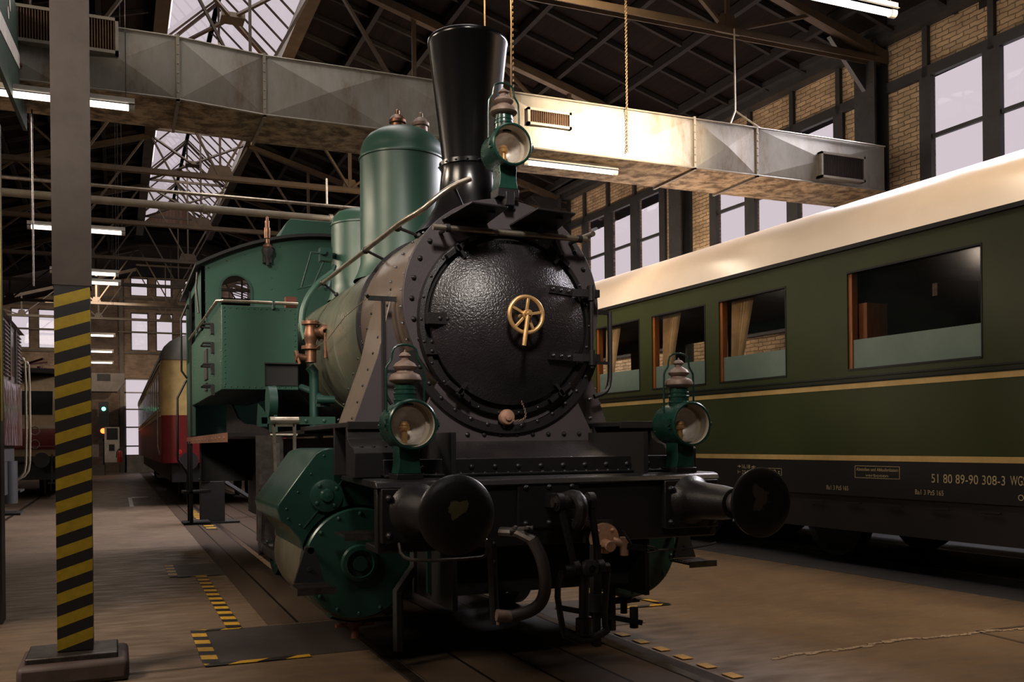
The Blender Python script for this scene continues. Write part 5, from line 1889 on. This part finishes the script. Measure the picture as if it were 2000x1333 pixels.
# buffer stop block between locomotive and coach
m = MB()
m.box(-1.15, -.35, 13.2, 13.7, 0, .04).box(-1.0, -.6, 13.25, 13.65, .04, .75).box(-1.02, -.85, 13.2, 13.6, .75, .80).bar((-.6, 13.4, .75), (.5, 15.0, .04), .06, .06)
placed(m, 'buffer_stop', M['soot'], 'dark buffer stop on the rail between locomotive and red coach', 'buffer stop', (-.8, 13.4, 0))

# =========================================================== LOCOMOTIVES ON THE LEFT
dl = thing('diesel_locomotive', 'dark red diesel locomotive with louvred side, next to the cream electric locomotive', 'locomotive', (-5.1, 8.0, 0))
m = MB()
m.box(-6.5, -3.72, 3.5, 12.0, 2.30, 3.12).prism([(-6.55, 3.12), (-3.66, 3.12), (-3.9, 3.32), (-6.3, 3.32)], 'y', 3.4, 12.1)
m.build('hood', M['louvre'], dl)
m = MB()
for s_ in (9.6, 11.25):
    for k in range(14):
        m.bar((-3.70, s_, 2.36 + k * .052), (-3.70, s_ + .62, 2.36 + k * .052), .03, .014)
m.box(-3.72, -3.69, 10.35, 10.42, 2.32, 3.1).box(-3.72, -3.69, 11.15, 11.2, 2.32, 3.1)
m.build('louvre_panel', M['louvre'], dl)
m = MB().box(-3.715, -3.71, 10.45, 11.1, 2.4, 3.05)
m.build('side_window', M['coachglass'], dl)
MB().box(-6.5, -3.70, 3.5, 12.0, 1.42, 2.29).build('side_panel', M['wavy'], dl)
m = MB()
m.box(-6.4, -3.8, 3.5, 11.9, 1.05, 1.42)
for y in (5, 7.5, 10.5):
    for x in (-5.85, -4.35): m.cyl((x - .06, y, .467), (x + .06, y, .467), .46, n=32)
m.box(-4.1, -3.75, 9.7, 10.4, .75, 1.2).cyl((-3.85, 10.9, .6), (-3.85, 10.9, 1.2), .18, n=20)
m.box(-4.2, -3.7, 11.6, 12.3, .38, .41).box(-4.2, -3.7, 11.6, 12.3, .72, .75)
m.build('underframe', M['coach_black'], dl)
for y in (12.2, 12.9):
    m = MB().tube([(-3.70, y, 2.75), (-3.66, y, 2.72), (-3.66, y, 1.2), (-3.70, y, .95), (-3.9, y, .85)], .017, 8, smooth=1)
    m.sphere((-3.70, y, 2.76), .035, n=10, m=6)
    m.build('entry_handrail', M['pipe'], dl)

el = thing('electric_locomotive', 'cream electric locomotive with a red band far behind the striped column', 'locomotive', (-5.1, 24.5, 0))
m = MB()
m.prism([(24.5, 1.0), (24.35, 1.9), (24.5, 2.2), (24.95, 3.2), (25.3, 3.45), (34, 3.5), (34, 1.0)], 'x', -6.5, -3.7)
m.build('body', M['ecream'], el, bevel=.1)
m = MB().prism([(24.36, 1.35), (24.30, 1.9), (24.27, 1.62)], 'x', -6.4, -3.8)
m.box(-6.51, -3.69, 24.33, 33.8, 1.40, 1.62)
m.build('red_band', M['red2'], el)
m = MB()
for a, b_ in ((-6.3, -5.2), (-5.0, -4.0)):
    m.prism([(a, 2.28), (b_, 2.28), (b_, 3.0), (a, 3.0)], 'y', 24.3, 24.32)
M_ = Matrix.Translation((0, 24.55, 2.28)) @ Matrix.Rotation(math.radians(-24), 4, 'X') @ Matrix.Translation((0, -24.33, -2.28))
m.xf(M_)
m.build('windscreen', pbr('windscreen_dark', (.03, .03, .028), .08), el)
m = MB()
for x in (-4.42, -5.8):
    for z in (1.85, 1.48):
        m.lathe([(.0, .02), (.09, .02), (.11, -.06), (.12, -.06), (.12, .06)], (x, 24.33, z), (0, 1, 0), 20)
m.build('headlight', M['steel'], el)
m = MB()
m.box(-6.45, -3.75, 24.45, 33.5, 3.45, 3.55).box(-6.3, -3.9, 24.6, 33, .5, 1.0)
m.box(-6.4, -3.8, 24.3, 24.4, 1.0, 1.15).box(-4.1, -3.8, 24.0, 24.4, .4, .44).bar((-4.0, 24.1, .4), (-4.0, 24.1, 1.2), .04, .04)
for x in (-4.23, -5.98): m.cyl((x, 23.8, 1.05), (x, 24.3, 1.05), .1, n=16).cyl((x, 23.78, 1.05), (x, 23.84, 1.05), .2, n=24)
for y in (26, 28.5, 31):
    for x in (-5.85, -4.35): m.cyl((x - .06, y, .467), (x + .06, y, .467), .46, n=28)
m.build('underframe', M['coach_black'], el)
m = MB()
m.box(-5.6, -4.2, 25.8, 27.5, 3.6, 3.66).bar((-5.5, 26, 3.65), (-4.3, 27.3, 3.95), .05, .05).bar((-4.3, 26, 3.95), (-5.5, 27.3, 3.65), .05, .05)
for x in (-5.4, -4.9, -4.4): m.cyl((x, 26.0, 3.45), (x, 26.0, 3.72), .07, n=10)
m.build('pantograph', pbr('pantograph_red', (.12, .02, .02), .5), el)

# =========================================================== BACK CORNER
t = thing('heater_unit', 'boxy grey heater unit hung on the wall pier above the signal lights', 'heater', (-2.8, 45.9, 4.1))
MB().prism([(-3.9, 4.1), (-2.35, 4.1), (-2.0, 4.6), (-2.0, 5.0), (-3.9, 5.0)], 'y', 45.9, 47).build('casing', pbr('heater_grey', (.11, .09, .075), .6), t)
MB().box(-3.25, -2.65, 45.88, 45.92, 4.62, 4.95).build('outlet_grille', M['soot'], t)
t = thing('signal_light', 'traffic signal with a green light above a red light beside the door', 'traffic light', (-2.99, 46.2, 1.7))
MB().box(-3.2, -2.75, 46.05, 46.4, 1.8, 3.6).build('signal_housing', M['soot'], t)
MB().box(-3.03, -2.93, 46.15, 46.25, 0, 1.8).build('signal_post', M['soot'], t)
MB().cyl((-2.97, 46.02, 3.25), (-2.97, 46.05, 3.25), .10, n=20).build('green_light', emit('signal_green', (.2, 1, .55), 3.5), t)
MB().cyl((-3.0, 46.02, 2.17), (-3.0, 46.05, 2.17), .13, n=20).build('red_light', emit('signal_red', (1, .10, .02), 7), t)
m = MB().box(-2.95, -2.27, 45.95, 46.0, .62, 2.35)
nb = placed(m, 'notice_board', pbr('board_white', (.42, .36, .30), .7), 'white notice board with two dark panels beside the fire extinguisher', 'notice board', (-2.6, 45.97, .62))
m = MB().box(-2.85, -2.35, 45.93, 45.95, 1.75, 2.3).box(-2.75, -2.5, 45.93, 45.95, 1.2, 1.5)
m.build('dark_panel', M['soot'], nb)
t = thing('fire_extinguisher', 'red fire extinguisher on the back wall left of the door', 'fire extinguisher', (-2.27, 45.8, .6))
MB().lathe([(.0, .62), (.10, .62), (.11, .66), (.11, 1.1), (.07, 1.18), (.03, 1.2), (.03, 1.26), (.0, 1.26)], (-2.27, 45.78, 0), (0, 0, 1), 20).build('bottle', M['redpaint'], t)
MB().tube([(-2.27, 45.75, 1.24), (-2.4, 45.75, 1.2), (-2.42, 45.75, .85)], .02, 8, smooth=1).box(-2.33, -2.2, 45.72, 45.82, 1.24, 1.28).build('hose', M['soot'], t)
m = MB().box(-3.85, -3.65, 45.7, 45.9, 0, 2.5)
placed(m, 'hazard_post', M['hazcol'], 'narrow yellow-black striped post far behind the big column', 'post', (-3.75, 45.8, 0))
m = MB().box(-3.5, -2.95, 45.7, 46.1, 0, .5)
placed(m, 'equipment_box', pbr('box_grey', (.09, .07, .06), .6), 'low grey box on the floor below the red signal light', 'box', (-3.2, 45.9, 0))
m = MB().box(-3.5, -3.2, 45.75, 45.9, .9, 1.5)
placed(m, 'switch_cabinet', pbr('cabinet_grey', (.2, .16, .13), .6), 'small grey cabinet below the traffic signal', 'cabinet', (-3.35, 45.8, .9))

# =========================================================== CAMERA
cd = bpy.data.cameras.new('camera')
cam = bpy.data.objects.new('camera', cd)
COL.objects.link(cam)
th = math.atan2(770, 1833)
roll = .0103
FWd = V((math.sin(th), math.cos(th), 0)); RTd = V((math.cos(th), -math.sin(th), 0)); UPd = V((0, 0, 1))
cxv = RTd * math.cos(roll) - UPd * math.sin(roll)
cyv = RTd * math.sin(roll) + UPd * math.cos(roll)
Rm = Matrix((cxv, cyv, -FWd)).transposed().to_4x4()
cam.matrix_world = Matrix.Translation(CAM) @ Rm
cd.sensor_width = 36
cd.lens = 1833 / 2000 * 36
cd.shift_y = (865 - 666.5) / 2000
cd.clip_end = 300
bpy.context.scene.camera = cam

# =========================================================== LIGHT
w = bpy.data.worlds.new('world')
bpy.context.scene.world = w
w.use_nodes = True
bg = w.node_tree.nodes['Background']
bg.inputs[0].default_value = (.80, .70, .75, 1)
bg.inputs[1].default_value = .88


def area(name, loc, target, sx, sy, power, col, spread=180):
    ld = bpy.data.lights.new(name, 'AREA')
    ld.shape = 'RECTANGLE'; ld.size = sx; ld.size_y = sy; ld.energy = power; ld.color = col
    ld.spread = math.radians(spread)
    o = bpy.data.objects.new(name, ld); COL.objects.link(o)
    o.location = loc
    o.rotation_euler = (V(target) - V(loc)).to_track_quat('-Z', 'Y').to_euler()
    return o


def spot(name, loc, target, ang, power, col, blend=.8, size=.3):
    ld = bpy.data.lights.new(name, 'SPOT')
    ld.energy = power; ld.color = col; ld.spot_size = math.radians(ang); ld.spot_blend = blend; ld.shadow_soft_size = size
    o = bpy.data.objects.new(name, ld); COL.objects.link(o)
    o.location = loc
    o.rotation_euler = (V(target) - V(loc)).to_track_quat('-Z', 'Y').to_euler()
    return o


# daylight from the lantern, then unseen fill lamps added inside the hall
area('lantern_light', (-.06, 4.2, 10.38), (-.06, 4.2, 0), 2.4, 9, 190, (1, .93, .86))
area('lantern_light_far', (-.06, 20, 10.9), (-.06, 20, 0), 1.6, 26, 420, (1, .93, .88))
spot('high_window_light', (-3.2, -7.2, 9.0), (-.35, 1.4, 2.85), 20, 6800, (1, .92, .84), 1, .9)  # added spot behind the camera, gives the smokebox door its highlight
spot('high_window_light_cab', (-7.0, -6, 5.8), (-1.1, 5.8, 2.9), 21, 5200, (1, .90, .78), 1, .8)  # extra spot brightening tank and cab front; no window stands there
area('window_light_left', (-8.5, 0.0, 7.0), (-3.2, 5.5, .5), 3.5, 2.0, 330, (1, .84, .68), 100)  # added fill for the left floor; the left wall has no window
area('window_light_side', (-9.6, 9, 6.8), (-1, 5, 2.2), 6, 2, 650, (1, .82, .66), 95)  # unseen area lamp added to light the left flank of the boiler
area('window_light_back', (-4.5, 41, 8.3), (-1, 50, 4), 6, 1.5, 380, (1, .86, .72))  # fill lamp put in to lift the dark back wall
spot('floor_window_light', (6.0, -2.0, 8.5), (4.0, 2.2, 0), 52, 3000, (1, .76, .50), 1, .9)  # added warm spot for the right-hand floor, without a real source
spot('sun_on_duct', (6.5, -6, 7.2), (4.15, 7.5, 5.78), 14, 52000, (1, .80, .58), 1)  # indoor spot added for the bright patch on the duct
for k, sy in enumerate((6.5, 9, 11.5, 14, 17, 20.5, 24)):
    spot('sun_through_window', tuple(sn(sy, 11.7, 7.2)), tuple(sn(sy, 8.4, 4.1)), 100, (900, 1600, 2500, 3400, 4200, 4600, 4600)[k], (.97, .92, 1), 1, .9)  # spots added inside the right windows to whiten the coach roof
spot('sun_on_roof', (1.5, 6.2, 9.0), (7.6, 11, 4.0), 46, 5200, (1, .80, .56), 1, .8)  # added spot warming the roof flank that faces the hall
spot('sun_on_far_roof', (0, 9.8, 9.2), (4.9, 14.5, 3.8), 42, 12000, (1, .90, .88), 1, .8)  # another added spot, whitens the far stretch of the coach roof
area('aisle_light', tuple(sn(7.5, 11.6, 3.4)), tuple(sn(7.5, 11.0, 0)), 6, .8, 70, (.85, .88, 1))  # hidden lamp added behind the coach to brighten the floor strip
spot('sun_on_trusses', (8.5, 11.5, 5.2), (2.0, 18, 9.5), 55, 2800, (1, .74, .42), 1, .5)  # added warm spot picking out the trusses beyond the duct

sc = bpy.context.scene
sc.view_settings.view_transform = 'Standard'
sc.view_settings.look = 'None'
sc.view_settings.exposure = 0
sc.view_settings.gamma = .92
